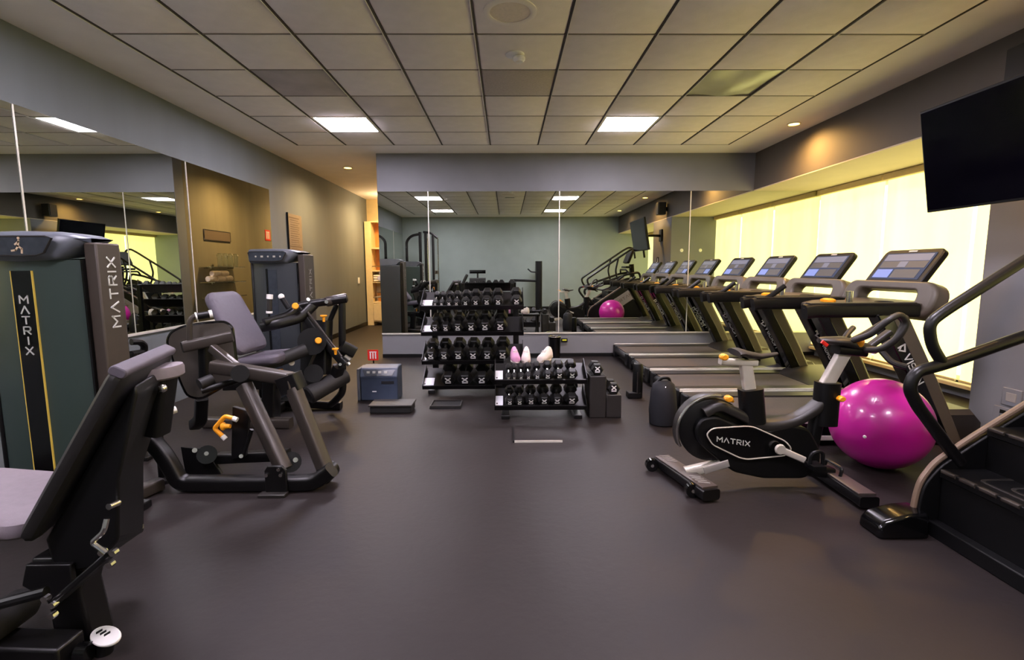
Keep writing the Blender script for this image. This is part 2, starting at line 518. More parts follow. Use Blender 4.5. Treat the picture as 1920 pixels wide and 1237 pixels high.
for i in range(5):
    a, b = ys[i], ys[i + 1]
    t = thing('mirror_panel', nl[i], 'mirror', (XL, (a + b) / 2, .72), group='left wall mirror panels')
    make_obj('mirror_glass', MB().bb((XL + .001, a + .003, .722), (XL + .008, b - .003, ZB)), 'mirror', t, world=True)
    make_obj('bottom_channel', MB().bb((XL + .0005, a + .0003, .70), (XL + .016, b - .0003, .722)), 'chrome_strip', t, world=True)
    if i: make_obj('seam_strip', MB().bb((XL + .0085, a + .0005, .724), (XL + .012, a + .0125, ZB - .002)), 'chrome_strip', t, world=True)

# ------------------------------------------------------------------ windows and blinds
bl_names = {}
for wi, (a, b, joints) in enumerate((((3.62), YB, (4.75, 5.90)), (YR, 2.33, (-.2, 1.05)))):
    w = MB()
    struct(make_obj('window_%d' % (wi + 1), MB().frame([(a, .13), (b, .13), (b, 2.27), (a, 2.27)], [(a + .05, .18), (b - .05, .18), (b - .05, 2.22), (a + .05, 2.22)], (XW + .14, 0, 0), Y1, Z1, .06), 'white_paint'))
    par = bpy.data.objects['window_%d' % (wi + 1)]
    for j in joints: make_obj('mullion', MB().bb((XW + .14, j - .02, .18), (XW + .20, j + .02, 2.22)), 'white_paint', par)
    ed = [a + .05, *joints, b - .05]
    for k in range(3): make_obj('pane', MB().bb((XW + .165, ed[k] + .02, .18), (XW + .171, ed[k + 1] - .02, 2.22)), 'glass', par)
    make_obj('sill', MB().bb((XW - .02, a, .10), (XW + .14, b, .13)), 'cream_paint', par)
    ed = [a + .005, *joints, b - .005]
    place = ['next to the grey pillar', 'in the middle of the treadmill window', 'against the mirrored back wall'] if wi == 0 else ['in the rear corner of the room', 'in the middle of the rear window', 'on the rear side of the grey pillar']
    for k in range(3):
        y0, y1 = ed[k] + (.022 if k else 0), ed[k + 1] - (.022 if k < 2 else .012)
        t = thing('roller_blind', 'glowing pale yellow roller blind %s' % place[k], 'blind', (XW, (y0 + y1) / 2, .15), group='roller blinds at the windows')
        n = 8; c = MB()
        vs = []
        for q in range(n + 1):
            y = y0 + (y1 - y0) * q / n; x = XW + .006 * math.sin(q * 1.7 + k)
            vs += [(x, y, .17), (x, y, 2.235), (x + .004, y, .17), (x + .004, y, 2.235)]
        fs = []
        for q in range(n):
            o = 4 * q; fs += [(o, o + 4, o + 5, o + 1), (o + 2, o + 3, o + 7, o + 6), (o + 1, o + 5, o + 7, o + 3), (o, o + 2, o + 6, o + 4)]
        fs += [(0, 1, 3, 2), (4 * n, 4 * n + 2, 4 * n + 3, 4 * n + 1)]
        make_obj('blind_cloth', c.add(vs, fs), 'blind_cloth', t, world=True)
        make_obj('bottom_bar', MB().bb((XW - .010, y0, .15), (XW + .014, y1, .172)), 'cream_paint', t, world=True, bevel=.004)
        make_obj('roller_cassette', MB().bb((XW - .06, y0 - (.02 if k else 0), 2.235), (XW + .03, y1, 2.31 - .002)), 'cream_paint', t, world=True, bevel=.008)

# ------------------------------------------------------------------ wall fittings
t = thing('rules_board', 'framed beige gym rules board on the corridor wall past the mirror', 'sign', (XL + .0005, 7.68, 1.72))
make_obj('board', MB().bb((XL + .0005, 7.44, 1.50), (XL + .022, 7.92, 2.06)), 'poster', t, world=True, bevel=.003)
mb = MB()
for k in range(15):
    z = 2.0 - k * .032
    w_ = .36 if k not in (0, 13) else .42
    mb.bb((XL + .022, 7.68 - w_ / 2, z), (XL + .0235, 7.68 - w_ / 2 + w_ * random.uniform(.75, 1), z + (.014 if k in (0, 13) else .008)))
make_obj('printed_lines', mb, 'poster_ink', t, world=True)
make_obj('edge_frame', MB().bb((XL + .0005, 7.425, 1.49), (XL + .026, 7.44, 2.07)), 'black_plastic', t, world=True)
t = thing('light_switch', 'small white light switch on the corridor wall', 'switch', (XL + .0005, 10.85, 1.0))
make_obj('plate', MB().bb((XL + .0005, 10.8, .95), (XL + .016, 10.9, 1.08)), 'white_plastic', t, world=True, bevel=.003)
make_obj('rocker', MB().bb((XL + .016, 10.83, .98), (XL + .021, 10.87, 1.05)), 'white_plastic', t, world=True, bevel=.002)
# corridor's shelves with glasses and towels (seen in the left mirror)
zs = [1.30, 1.07, .84]
shelf_lab = ['top glass shelf on the corridor wall, holding tumblers', 'middle glass shelf on the corridor wall, under rolled towels', 'lowest glass shelf on the corridor wall, empty']
for i, z in enumerate(zs):
    t = thing('glass_shelf', shelf_lab[i], 'shelf', (XC, 8.0, z), group='glass shelves in the corridor')
    make_obj('shelf_glass', MB().bb((XC - .22, 7.55, z - .010), (XC - .002, 8.45, z)), 'glass', t, world=True)
    for y in (7.68, 8.32): make_obj('bracket', MB().bb((XC - .10, y - .012, z - .03), (XC - .001, y + .012, z - .011)), 'chrome', t, world=True)
for k in range(4):
    t = thing('glass_tumbler', 'clear upturned glass tumbler, number %s in the row on the top glass shelf' % ('one', 'two', 'three', 'four')[k], 'glass', (XC - .11, 7.92 + k * .15, 1.301), group='tumblers on the glass shelf')
    make_obj('bowl', MB().lathe([(.034, 0), (.042, .15), (.05, .17), (.03, .205), (0, .208), (0, .2), (.026, .198), (.044, .166), (.037, .15), (.031, .004)], (0, 0, 0)), 'glass', t)
    make_obj('rim', MB().lathe([(.034, 0), (.036, .006), (.030, .006), (.030, 0)], (0, 0, 0)), 'chrome', t)
    t['label'] = 'clear glass tumbler, %s from the corridor opening on the top glass shelf' % ('nearest', 'second', 'third', 'farthest')[k]
for k in range(5):
    y = 7.66 + (k % 3) * .22 + (.11 if k > 2 else 0); z = 1.071 + .045 + (.078 if k > 2 else 0)
    t = thing('rolled_towel', '%s rolled peach towel on the middle glass shelf' % ('nearest lower', 'middle lower', 'farthest lower', 'nearest stacked upper', 'farther stacked upper')[k], 'towel', (XC - .11, y, z - .045), group='rolled towels on the glass shelf')
    make_obj('roll', MB().lathe([(0, -.1), (.036, -.1), (.045, -.085), (.045, .085), (.036, .1), (0, .1)], (0, 0, .045), Y1, 18), 'towel', t)
    mb = MB(); sp = [V((.03 * math.cos(a) * (1 - a / 14), -.1, .045 + .03 * math.sin(a) * (1 - a / 14))) for a in [q * .5 for q in range(25)]]
    make_obj('spiral_edge', mb.tube(sp, .003, 5), 'shoe_white', t)


def fire_sign(t, a, ux, uy, s):
    nz = ux.cross(uy)
    make_obj('panel', MB().prism(rrect(s, s, .008), a, ux, uy, .006), 'red_sign', t, world=True)
    mb = MB()
    for q in (-.24, 0, .24):
        stroke(mb, [(q * s, -.3 * s), (q * s, .2 * s)], a + nz * .007, ux, uy, .11 * s, .002)
    stroke(mb, [(-.3 * s, .3 * s), (.3 * s, .3 * s)], a + nz * .007, ux, uy, .08 * s, .002)
    make_obj('pictogram', mb, 'white_plastic', t, world=True)


t = thing('fire_sign', 'square red fire equipment sign on the corridor wall, seen in the left mirror', 'sign', (XC, 9.78, 1.9))
fire_sign(t, V((XC - .0005, 9.78, 1.90)), -Y1, Z1, .2)
t = thing('name_plate', 'narrow dark plate on the corridor wall above the glass shelves', 'sign', (XC, 8.1, 1.76))
make_obj('plate', MB().bb((XC - .012, 7.72, 1.70), (XC - .001, 8.45, 1.86)), 'poster_ink', t, world=True, bevel=.002)
make_obj('border', MB().frame(rrect(.73, .16, .005), rrect(.71, .14, .005), (XC - .012, 8.085, 1.78), -Y1, Z1, .003), 'dark_grey_plastic', t, world=True)

# corridor's end: open shelf unit
t = thing('shelf_unit', 'cream shelf unit glowing at the far end of the corridor', 'shelf unit', (-2.4, YE, 0))
x0, x1 = -3.13, -2.05
make_obj('carcass', MB().bb((x0, YE - .02, .0), (x1, YE, 2.3)), 'cream_paint', t, world=True)
for x, w_ in ((x0, .14), (-2.5, .04), (x1 - .04, .04)): make_obj('upright', MB().bb((x, YE - .35, .0), (x + w_, YE - .02, 2.3)), 'cream_paint', t, world=True)
for z in (.08, .5, .95, 1.2, 1.7, 2.28): make_obj('shelf', MB().bb((x0 + .14, YE - .35, z), (x1 - .04, YE - .02, z + .03)), 'cream_paint', t, world=True)
make_obj('cabinet_door', MB().bb((-2.985, YE - .37, .11), (-2.51, YE - .352, .49)), 'cream_paint', t, world=True, bevel=.004)
make_obj('back_panel', MB().bb((-2.98, YE - .03, 1.2), (-2.5, YE - .021, 2.28)), 'shelf_wood', t, world=True)
for k, z in enumerate((.98, .98, .98)):
    o = thing('folded_towel', '%s white towel on the shelf unit at the corridor end' % ('bottom folded', 'middle folded', 'top folded')[k], 'towel', (-2.82, YE - .2, z + k * .05), group='folded towels in the shelf unit')
    make_obj('fold', MB().rtube([(-.15, 0, .024), (.15, 0, .024)], .26, .046, r=.02), 'shoe_white', o)
L = bpy.data.lights.new('shelf_point_light', 'POINT'); L.energy = 9; L.color = (1, .72, .38); L.shadow_soft_size = .06  # unseen point light without a fixture, brightens the shelf unit
lo = bpy.data.objects.new('shelf_point_light', L); COL.objects.link(lo); lo.location = (-2.5, YE - .8, 2.5)
o = thing('wicker_basket', 'brown basket on the lower shelf of the unit at the corridor end', 'basket', (-2.80, YE - .185, .531))
make_obj('basket_body', MB().lathe([(0, 0), (.11, 0), (.14, .2), (.125, .2), (.1, .02), (0, .02)], (0, 0, 0), n=20), 'shelf_wood', o)
make_obj('rim', MB().tube([(.135 * math.cos(a), .135 * math.sin(a), .2) for a in [q * math.pi / 10 for q in range(20)]], .01, 8, closed=True), 'poster_ink', o)

# pillar fittings
t = thing('socket_plate', 'square grey wall socket plate on the pillar, upper of two', 'socket', (XB, 3.30, .37), group='socket plates on the pillar')
make_obj('plate', MB().bb((XB - .012, 3.24, .31), (XB - .0005, 3.37, .43)), 'wall_grey', t, world=True, bevel=.003)
make_obj('insert', MB().bb((XB - .016, 3.27, .34), (XB - .012, 3.34, .40)), 'oval_grey', t, world=True, bevel=.002)
t = thing('socket_plate', 'grey wall socket with outlets low on the pillar, lower of two', 'socket', (XB, 3.36, .25), group='socket plates on the pillar')
make_obj('plate', MB().bb((XB - .012, 3.30, .19), (XB - .0005, 3.42, .29)), 'wall_grey', t, world=True, bevel=.003)
for z in (.22, .26): make_obj('outlet', MB().bb((XB - .015, 3.33, z - .012), (XB - .012, 3.37, z + .012)), 'black_plastic', t, world=True)
t = thing('wall_notice', 'small black framed white notice on the pillar, seen in the mirror', 'sign', (XB, 2.75, 1.3))
make_obj('frame', MB().frame(rrect(.12, .34, .01), rrect(.09, .3, .008), (XB - .0005, 2.75, 1.33), -Y1, Z1, .015), 'black_plastic', t, world=True)
make_obj('sheet', MB().bb((XB - .006, 2.70, 1.18), (XB - .001, 2.80, 1.48)), 'white_plastic', t, world=True)
for k, X_ in enumerate((3.66, 4.05)):
    t = thing('round_cap', 'small white round cap on the pillar face above the treadmills, %s' % ('room side', 'window side')[k], 'cap', (X_, 3.62, 1.62), group='white round caps on the pillar')
    make_obj('disc', MB().lathe([(0, .012), (.03, .012), (.036, .006), (.036, .0005), (0, .0005)], (0, 0, 0), Y1), 'white_plastic', t)
    make_obj('centre_screw', MB().lathe([(0, .016), (.008, .015), (.01, .012), (0, .012)], (0, 0, 0), Y1, 12), 'chrome', t)

# ------------------------------------------------------------------ television
t = thing('television', 'large black flat television tilted down from the grey pillar', 'television', (2.95, 3.0, 1.97))
n_ = V((-.985, 0, -.172)); uz = V((-.172, 0, .985)); c0 = V((2.91, 3.0, 1.97))
Rt = Matrix((Y1, uz, Y1.cross(uz))).transposed()     # local x = along Y, y = up the screen, z = outward normal
mb = MB(); mb.box(c0 + n_ * -.02, (1.2, .69, .045), Matrix((Y1, uz, n_)).transposed()); make_obj('body', mb, 'black_plastic', t, world=True, bevel=.006)
mb = MB(); mb.box(c0 + n_ * .0045, (1.17, .655, .004), Matrix((Y1, uz, n_)).transposed()); make_obj('screen', mb, 'screen_glass', t, world=True)
mb = MB(); mb.box(c0 - n_ * .06, (.5, .35, .05), Matrix((Y1, uz, n_)).transposed()); make_obj('back_housing', mb, 'black_plastic', t, world=True, bevel=.01)
mb = MB(); mb.bar((3.0, 3.0, 1.96), (3.25, 3.05, 1.96), .06, .05); mb.bar((3.25, 3.05, 1.96), (3.40, 2.97, 1.96), .06, .05)
make_obj('swing_arm', mb, 'black_metal', t, world=True, bevel=.005)
make_obj('wall_bracket', MB().bb((3.395, 2.88, 1.84), (3.4295, 3.06, 2.1)), 'black_metal', t, world=True, bevel=.004)
t = thing('wall_speaker', 'small grey speaker box on the bulkhead above the television', 'speaker', (3.42, 3.3, 2.40))
make_obj('cabinet', MB().bb((3.22, 3.2, 2.38), (3.38, 3.4, 2.64)), 'dark_grey_plastic', t, world=True, bevel=.01)
make_obj('grille', MB().bb((3.21, 3.215, 2.395), (3.221, 3.385, 2.625)), 'black_plastic', t, world=True)
make_obj('bracket', MB().bb((3.38, 3.27, 2.46), (3.4295, 3.33, 2.54)), 'black_metal', t, world=True)

# ------------------------------------------------------------------ weight towers


def tower(name, label, xc, y0, w, d, h, shroud, stripe, loc_group):
    t = thing(name, label, 'weight machine', (xc, y0, 0), group=loc_group)
    x0, x1 = -w / 2, w / 2
    prof = [(x0 + .02, 0), (x1 - .055, 0), (x1 - .055, d), (x0 + .02, d)]
    # front cover with a gentle bulge
    sec = []
    for z in (0.0, h - .1):
        sec.append([(x0 + .02, d - .02, z), (x0 + .02, .02, z), (x0 + .05, .0, z), (-.07, -.018, z), (.02, -.02, z), (x1 - .10, 0, z), (x1 - .06, .025, z), (x1 - .06, d - .02, z)])
    make_obj('front_shroud', MB().rings(sec), shroud, t, angle=50)
    make_obj('side_panel', MB().bb((x1 - .06, .012, 0.0), (x1, d, h - .02)), 'panel_brown', t, bevel=.008)
    make_obj('side_panel', MB().bb((x0, .012, 0.0), (x0 + .022, d, h - .04)), 'black_metal', t, bevel=.008)
    make_obj('gap_strip', MB().bb((x1 - .068, -.003, 0.0), (x1 - .058, .02, h - .1)), 'gloss_black', t)
    make_obj('rear_shroud', MB().bb((x0 + .03, d - .005, .03), (x1 - .07, d + .016, h - .09)), shroud, t, bevel=.008)
    make_obj('rear_trim', MB().bb((x1 - .066, d - .004, .02), (x1 - .008, d + .012, h - .04)), 'black_metal', t, bevel=.006)
    # console on top
    cs = []
    for (x, zt, zb, yf) in ((x0 - .012, h - .0, h - .075, .0), (x0 + .02, h + .028, h - .10, -.05), (-.03, h + .032, h - .108, -.062), (x1 - .14, h + .028, h - .10, -.05), (x1 - .085, h + .02, h - .05, -.015), (x1 - .03, h + .0, h - .02, .02)):
        cs.append([(x, d, zb + .02), (x, yf + .03, zb), (x, yf + .006, zb + .02), (x, yf + .004, zt - .022), (x, yf + .02, zt - .006), (x, yf + .05, zt), (x, d, zt - .003)])
    make_obj('console', MB().rings(cs), 'console_grey', t, angle=45)
    dy = -.060
    dp = [(x0 + .045, h - .075), (x0 + .07, h - .082), (x1 - .20, h - .082), (x1 - .165, h - .070), (x1 - .125, h - .005), (x1 - .15, h + .004), (x0 + .05, h + .004), (x0 + .03, h - .006)]
    ds = MB().prism(dp, (0, dy - .008, 0), X1, Z1, .010)
    make_obj('display_rim', MB().tube([(a, dy - .017, c_) for a, c_ in dp], .004, 6, closed=True), 'dark_grey_plastic', t)
    dpl = make_obj('display', ds, 'display_grey', t)
    mb = MB()
    for k in (range(5) if not stripe else ()):
        cx = x0 + .1 + k * (w - .28) / 4
        mb.box((cx, dy - .0185, h - .04), (.022, .003, .016)) if k % 2 else mb.lathe([(0, .002), (.008, .002), (.008, 0), (0, 0)], (cx, dy - .018, h - .04), -Y1, 12)
    if not stripe: make_obj('buttons', mb, 'silver', dpl)
    if stripe:
        fm = MB(); o_ = V((x0 + .285, dy - .0185, h - .07))
        for st in ([(.0, .03), (.005, .055)], [(0, .03), (-.012, .012), (-.03, .01)], [(0, .03), (.016, .018), (.014, 0)], [(.004, .05), (-.012, .038)]): stroke(fm, st, o_, X1, Z1, .008, .002)
        fm.lathe([(0, .002), (.006, .002), (.006, 0), (0, 0)], o_ + V((.006, 0, .066)), -Y1, 10)
        make_obj('exercise_figure', fm, 'towel', dpl)
        make_obj('caption_line', MB().box((x0 + .16, dy - .0185, h - .066), (.06, .002, .006)), 'silver', dpl)
    # centre stripe
    sx = -.045
    if stripe:
        make_obj('centre_stripe', MB().bb((sx - .045, -.028, .02), (sx + .045, -.010, h - .15)), 'gloss_black', t)
        for q in (-.05, .046): make_obj('accent_line', MB().bb((sx + q, -.0285, .02), (sx + q + .003, -.010, h - .15)), 'yellow_line', t)
        make_obj('lettering', letters('MATRIX', (sx, -.029, h - .30), X1, Z1, .034, stacked=True, pitch=1.42), 'lettering', t)
    else:
        make_obj('centre_stripe', MB().bb((sx - .05, -.026, .02), (sx - .035, -.010, h - .15)), 'gloss_black', t)
        make_obj('weight_window', MB().bb((sx - .03, -.024, .05), (sx + .05, -.010, h - .16)), 'display_grey', t)
    # lettering up the side, reading upwards, on the face towards +x
    if stripe:
        make_obj('side_lettering', letters('MATRIX', (x1 + .001, d * .72, h - .425), Z1, -Y1, .047, gap=.42, w=.15), 'lettering', t)
    else:
        make_obj('side_lettering', letters('MATRIX', (x1 + .001, d * .65, h - .50), Z1, -Y1, .048, gap=.42, w=.14), 'oval_grey', t)
    make_obj('base', MB().bb((x0 - .02, -.03, 0), (x1 + .02, d + .03, .04)), 'black_metal', t, bevel=.006)
    return t


TG = 'weight stack towers along the left wall'
tower('weight_tower', 'tall green grey weight tower nearest the viewer, with MATRIX in a yellow edged stripe', -2.20, 2.40, .56, .16, 1.40, 'shroud_green', True, TG)
tower('weight_tower', 'dark grey weight tower farther back, below the red sign in the mirror', -2.12, 4.72, .50, .25, 1.41, 'shroud_grey', False, TG)

# ------------------------------------------------------------------ nearest bench (seen from behind)
t = thing('leg_press_seat', 'black seat with tilted backrest seen from behind, nearest the viewer on the left', 'exercise bench', (-1.45, 1.70, 0))


def pad(mb, A, B, wd, th, nrm, r=.05, k=5, bulge=.012):
    """upholstered slab: rounded outline, rounded edges"""
    u = (B - A); L = u.length; u = u.normalized(); w = wd.length; wv = wd.normalized()
    o = A + u * L / 2 + wd / 2
    rg = []
    for off, ins in ((0, .018), (.2, .004), (.5, 0), (.8, .004), (1.0, .018), (1.08, .06)):
        rg.append([o + wv * p[0] + u * p[1] + nrm * (off * th) for p in rrect(w - 2 * ins, L - 2 * ins, r, k)])
    return mb.rings(rg)


A, B = V((-1.475, 1.48, .40)), V((-1.125, 1.48, .945))     # rear near edge of the backrest, bottom and top
wd = V((-.14, .45, 0))
upv = (B - A).normalized(); nrm = upv.cross(wd).normalized()
if nrm.x > 0: nrm = -nrm
make_obj('backrest', pad(MB(), A, B, wd, .048, nrm, .04), 'upholstery_dark', t, world=True)
p_ = B + nrm * .026 - upv * .010
make_obj('backrest_top', MB().rtube([p_ + wd * .012, p_ + wd * .988], .048, .030, r=.012, up=upv), 'upholstery', t, world=True, bevel=.004)
# black moulded shell behind it: near and far outlines differ, so loft between them
near = [(-1.47, .40), (-1.14, .905), (-1.135, .87), (-1.215, .60), (-1.235, .40), (-1.33, .30), (-1.45, .28)]
far = [(-1.53, .40), (-1.28, .895), (-1.262, .86), (-1.40, .52), (-1.425, .23), (-1.46, .22), (-1.52, .26)]
q = MB(); q.rings([[V((a, 1.525, b)) for a, b in near], [V((a * .5 + c * .5, 1.70, b * .5 + d * .5)) for (a, b), (c, d) in zip(near, far)], [V((c, 1.885, d)) for c, d in far]])
make_obj('back_shell', q, 'black_plastic', t, world=True, bevel=.012, seg=3)
make_obj('seat', pad(MB(), V((-2.05, 1.52, .43)), V((-1.53, 1.52, .385)), V((0, .40, 0)), .07, V((0, 0, 1)), .08), 'upholstery_light', t, world=True)
q = MB(); q.rings([[V((-1.235, 1.80, 0)) + V((.052 * math.cos(a) * s_, .085 * math.sin(a) * s_, z)) for a in [k * math.pi / 12 for k in range(24)]] for s_, z in ((.8, .865), (1, .873), (1, .90), (.93, .910))])
make_obj('oval_cap', q, 'upholstery_light', t, world=True)
make_obj('cap_post', MB().rtube([(-1.24, 1.80, .87), (-1.285, 1.80, .66)], .09, .07, r=.02), 'black_plastic', t, world=True)
make_obj('release_knob', MB().cyl((-1.21, 1.74, .83), (-1.185, 1.71, .845), .011).ell((-1.18, 1.706, .848), .014, .014, .014), 'chrome', t, world=True)
post = [(-1.56, .32), (-1.375, .32), (-1.41, .20), (-1.385, .0), (-1.51, .0), (-1.52, .14)]
q = MB(); q.prism(post[::-1], (0, 1.56, 0), X1, Z1, -.10)
make_obj('post', q, 'black_metal', t, world=True, bevel=.012)
make_obj('base_rail', MB().bar((-2.3, 1.55, .04), (-1.40, 1.50, .04), .10, .08), 'black_metal', t, world=True, bevel=.01)
la, lb = V((-1.385, 1.46, .245)), V((-1.225, 1.49, .385))
make_obj('link_bar', MB().bar(la, lb, .02, .045, V((0, -1, 0.2))), 'black_metal', t, world=True, bevel=.006)
for p in (la + V((-.015, -.015, .02)), la + V((.005, -.015, .0)), la + V((.0, -.015, -.035)), lb + V((-.015, -.015, .01)), lb + V((.015, -.01, .005)), lb + V((.005, -.015, -.03))):
    make_obj('bolt', MB().cyl(p, p + V((0, -.018, 0)), .010, n=8), 'chrome', t, world=True)
make_obj('lever', MB().tube([lb + V((.0, -.03, .01)), lb + V((-.04, -.03, .045)), lb + V((.0, -.03, .08)), lb + V((.005, -.02, .115))], .008, 8, fil=.012), 'chrome', t, world=True)
make_obj('lever_arm', MB().tube([(-1.78, 1.40, .20), (-1.42, 1.46, .27)], .016), 'black_metal', t, world=True)
make_obj('side_plate', MB().prism([(-1.52, .33), (-1.38, .33), (-1.38, .24), (-1.44, .19), (-1.54, .26)], (0, 1.525, 0), X1, Z1, .02), 'black_metal', t, world=True, bevel=.004)
make_obj('roller_pad', MB().lathe([(0, -.14), (.045, -.14), (.055, -.12), (.055, .12), (.045, .14), (0, .14)], (-1.66, 1.5, .12), Y1), 'upholstery_dark', t, world=True)
make_obj('stub_bolt', MB().cyl((-1.225, 1.525, .525), (-1.228, 1.49, .528), .010), 'chrome', t, world=True)
make_obj('stub_bolt', MB().cyl((-1.43, 1.86, .27), (-1.415, 1.85, .27), .015), 'chrome', t, world=True)
# oval silver footplate
fp = thing('pedal_plate', 'oval silver foot plate with three slots low beside the nearest bench', 'foot plate', (-1.35, 1.52, 0))
e = [(.060 * math.cos(a), .030 * math.sin(a)) for a in [k * math.pi / 14 for k in range(28)]]
fu, fv = V((.95, -.3, 0)), V((.2, .9, .45))
fo = V((-1.312, 1.53, .062))
q = MB().prism(e, fo, fu, fv, .010)
make_obj('plate', q, 'white_plastic', fp, world=True, bevel=.003)
q = MB(); fn = fu.cross(fv).normalized()
for k in range(3):
    c_ = fo + fu * (-.032 + k * .018) + fv * .006 + fn * .0105
    q.bar(c_ - fu * .006 - fv * .007, c_ + fu * .006 + fv * .007, .008, .002, fn)
make_obj('slot', q, 'black_plastic', fp, world=True)
make_obj('stem', MB().cyl(fo - fn * .001, (fo.x - .02, fo.y + .01, 0.0), .018, .026), 'black_metal', fp, world=True)
make_obj('pivot', MB().cyl((-1.378, 1.50, .035), (-1.342, 1.50, .035), .030), 'gloss_black', fp, world=True)

# ------------------------------------------------------------------ second machine: seated press frame with orange handle
t = thing('press_machine', 'charcoal tube press machine with big back plate and orange handle, between the towers', 'exercise machine', (-1.6, 3.0, 0))
# back plate (rounded slab seen from behind)
c1, c2, c3, c4 = at(322, 625, 3.12), at(434, 605, 3.24), at(441, 705, 3.22), at(356, 745, 3.09)
cen = (c1 + c2 + c3 + c4) / 4
ux = ((c2 - c1) + (c3 - c4)).normalized(); uy = ((c1 - c4) + (c2 - c3)); uy = (uy - ux * uy.dot(ux)).normalized(); nz = ux.cross(uy)
if nz.y > 0: pass
inv = lambda p: ((p - cen).dot(ux), (p - cen).dot(uy))
outl = [at(318, 640, 3.12), at(324, 625, 3.13), at(345, 614, 3.15), at(385, 607, 3.19), at(422, 605, 3.23), at(434, 614, 3.24), at(443, 690, 3.22), at(436, 712, 3.20), at(378, 745, 3.12), at(354, 741, 3.09), at(342, 716, 3.09)]
P2 = [inv(p) for p in outl]
P2 = [(p.x, p.y) for p in fillet([V((a, b, 0)) for a, b in P2], .05, 3, True)]
mb = MB(); mb.prism(P2, cen, ux, uy, .03)
plate = make_obj('back_plate', mb, 'pad_back', t, world=True)
mb = MB(); mb.tube([cen + ux * a + uy * b + nz * .012 for a, b in P2], .016, 8, closed=True)
make_obj('plate_rim', mb, 'gloss_black', t, world=True)
sgn = -1 if nz.y > 0 else 1          # which side faces the viewer
f_ = lambda x, y, Y, off=.0: at(x, y, Y) + V((0, -off, 0))
make_obj('cross_beam', MB().rtube([at(345, 650, 3.02), at(436, 630, 3.12)], .066, .066, r=.014), 'charcoal_metal', t, world=True)
make_obj('beam_cap', MB().rtube([at(341, 651, 3.013), at(346, 650, 3.022)], .060, .060, r=.014), 'black_plastic', t, world=True)
make_obj('top_handle', MB().tube([at(356, 640, 3.03), at(355, 604, 3.03), at(362, 593, 3.04), at(397, 588, 3.10)], .016, 10, fil=.03), 'charcoal_metal', t, world=True)
make_obj('grip', MB().cyl(at(368, 593, 3.05), at(393, 589, 3.09), .021), 'black_plastic', t, world=True)
make_obj('grip_end', MB().cyl(at(392, 589, 3.09), at(398, 588, 3.10), .024).cyl(at(366, 593, 3.045), at(369, 592.5, 3.05), .024), 'white_plastic', t, world=True)
make_obj('column', MB().rtube([at(384, 640, 3.10), at(386, 715, 3.10)], .08, .05, r=.012), 'black_metal', t, world=True)
make_obj('brace', MB().rtube([at(398, 652, 3.05), at(443, 688, 3.0)], .05, .05, r=.01), 'charcoal_metal', t, world=True)
make_obj('main_arm', MB().rtube([at(400, 687, 2.98), at(450, 694, 2.97), at(546, 710, 2.96)], .085, .075, r=.016), 'charcoal_metal', t, world=True)
make_obj('sleeve', MB().rtube([at(540, 703, 2.95), at(552, 732, 2.95)], .125, .125, r=.016), 'black_metal', t, world=True)
make_obj('sleeve_rim', MB().tube(fillet([at(537, 702, 2.90), at(556, 699, 2.95), at(566, 727, 2.95), at(545, 735, 2.88)], .01, 3, True), .006, 6, closed=True), 'charcoal_metal', t, world=True)
make_obj('front_leg', MB().rtube([at(550, 728, 2.92), at(612, 884, 2.83)], .078, .078, r=.016), 'charcoal_metal', t, world=True)
make_obj('rear_leg', MB().rtube([at(458, 722, 2.95), at(533, 880, 2.82)], .078, .078, r=.016), 'charcoal_metal', t, world=True)
make_obj('pivot_hub', MB().cyl(at(450, 700, 2.90), at(450, 700, 3.06), .05), 'black_metal', t, world=True)
make_obj('lower_roller', MB().cyl(at(374, 721, 3.0), at(398, 711, 3.06), .036), 'upholstery_dark', t, world=True)
make_obj('lower_roller', MB().cyl(at(378, 733, 3.0), at(445, 712, 3.10), .020), 'black_metal', t, world=True)
make_obj('seat_post', MB().rtube([at(378, 745, 3.18), at(376, 788, 3.25), at(365, 796, 3.3)], .07, .07, .05), 'black_metal', t, world=True)
# base
yb = fl(400, 906, .045).y
base_pts = [at(262, 818, yb), at(285, 826, yb), at(312, 858, yb), at(335, 900, yb), fl(350, 906, .045), fl(560, 905, .045), fl(592, 903, .045), at(622, 880, yb)]
make_obj('base_tube', MB().rtube(base_pts, .078, .082, .06, r=.02), 'black_metal', t, world=True)
make_obj('base_foot', MB().rtube([fl(255, 926, .04), fl(300, 906, .04)], .07, .07, r=.015), 'charcoal_metal', t, world=True)
p_ = fl(508, 934, 0)
make_obj('pedestal', MB().prism([(-.058, 0), (.062, 0), (.062, .14), (.04, .168), (-.04, .168), (-.058, .14)], V((p_.x + .01, p_.y + .06, .0)), X1, Z1, .02), 'black_metal', t, world=True, bevel=.004)
make_obj('foot_plate', MB().bb((p_.x - .075, p_.y, 0), (p_.x + .075, p_.y + .055, .018)), 'dark_grey_plastic', t, world=True, bevel=.004)
for dx, z_ in ((-.035, .118), (.045, .118), (.035, .15)):
    make_obj('bolt', MB().cyl((p_.x + dx, p_.y + .042, z_), (p_.x + dx, p_.y + .03, z_), .010), 'chrome', t, world=True)
make_obj('lower_beam', MB().rtube([at(410, 858, 3.05), at(540, 852, 3.0)], .08, .06, r=.012), 'black_metal', t, world=True)
make_obj('gusset', MB().prism([(0, 0), (.24, 0), (.13, .2), (-.02, .22)], at(345, 905, 2.98) + V((0, .05, 0)), X1, Z1, .025), 'black_metal', t, world=True, bevel=.003)
make_obj('cam_wheel', MB().cyl(at(388, 852, 2.95), at(388, 852, 3.06), .055), 'gloss_black', t, world=True)
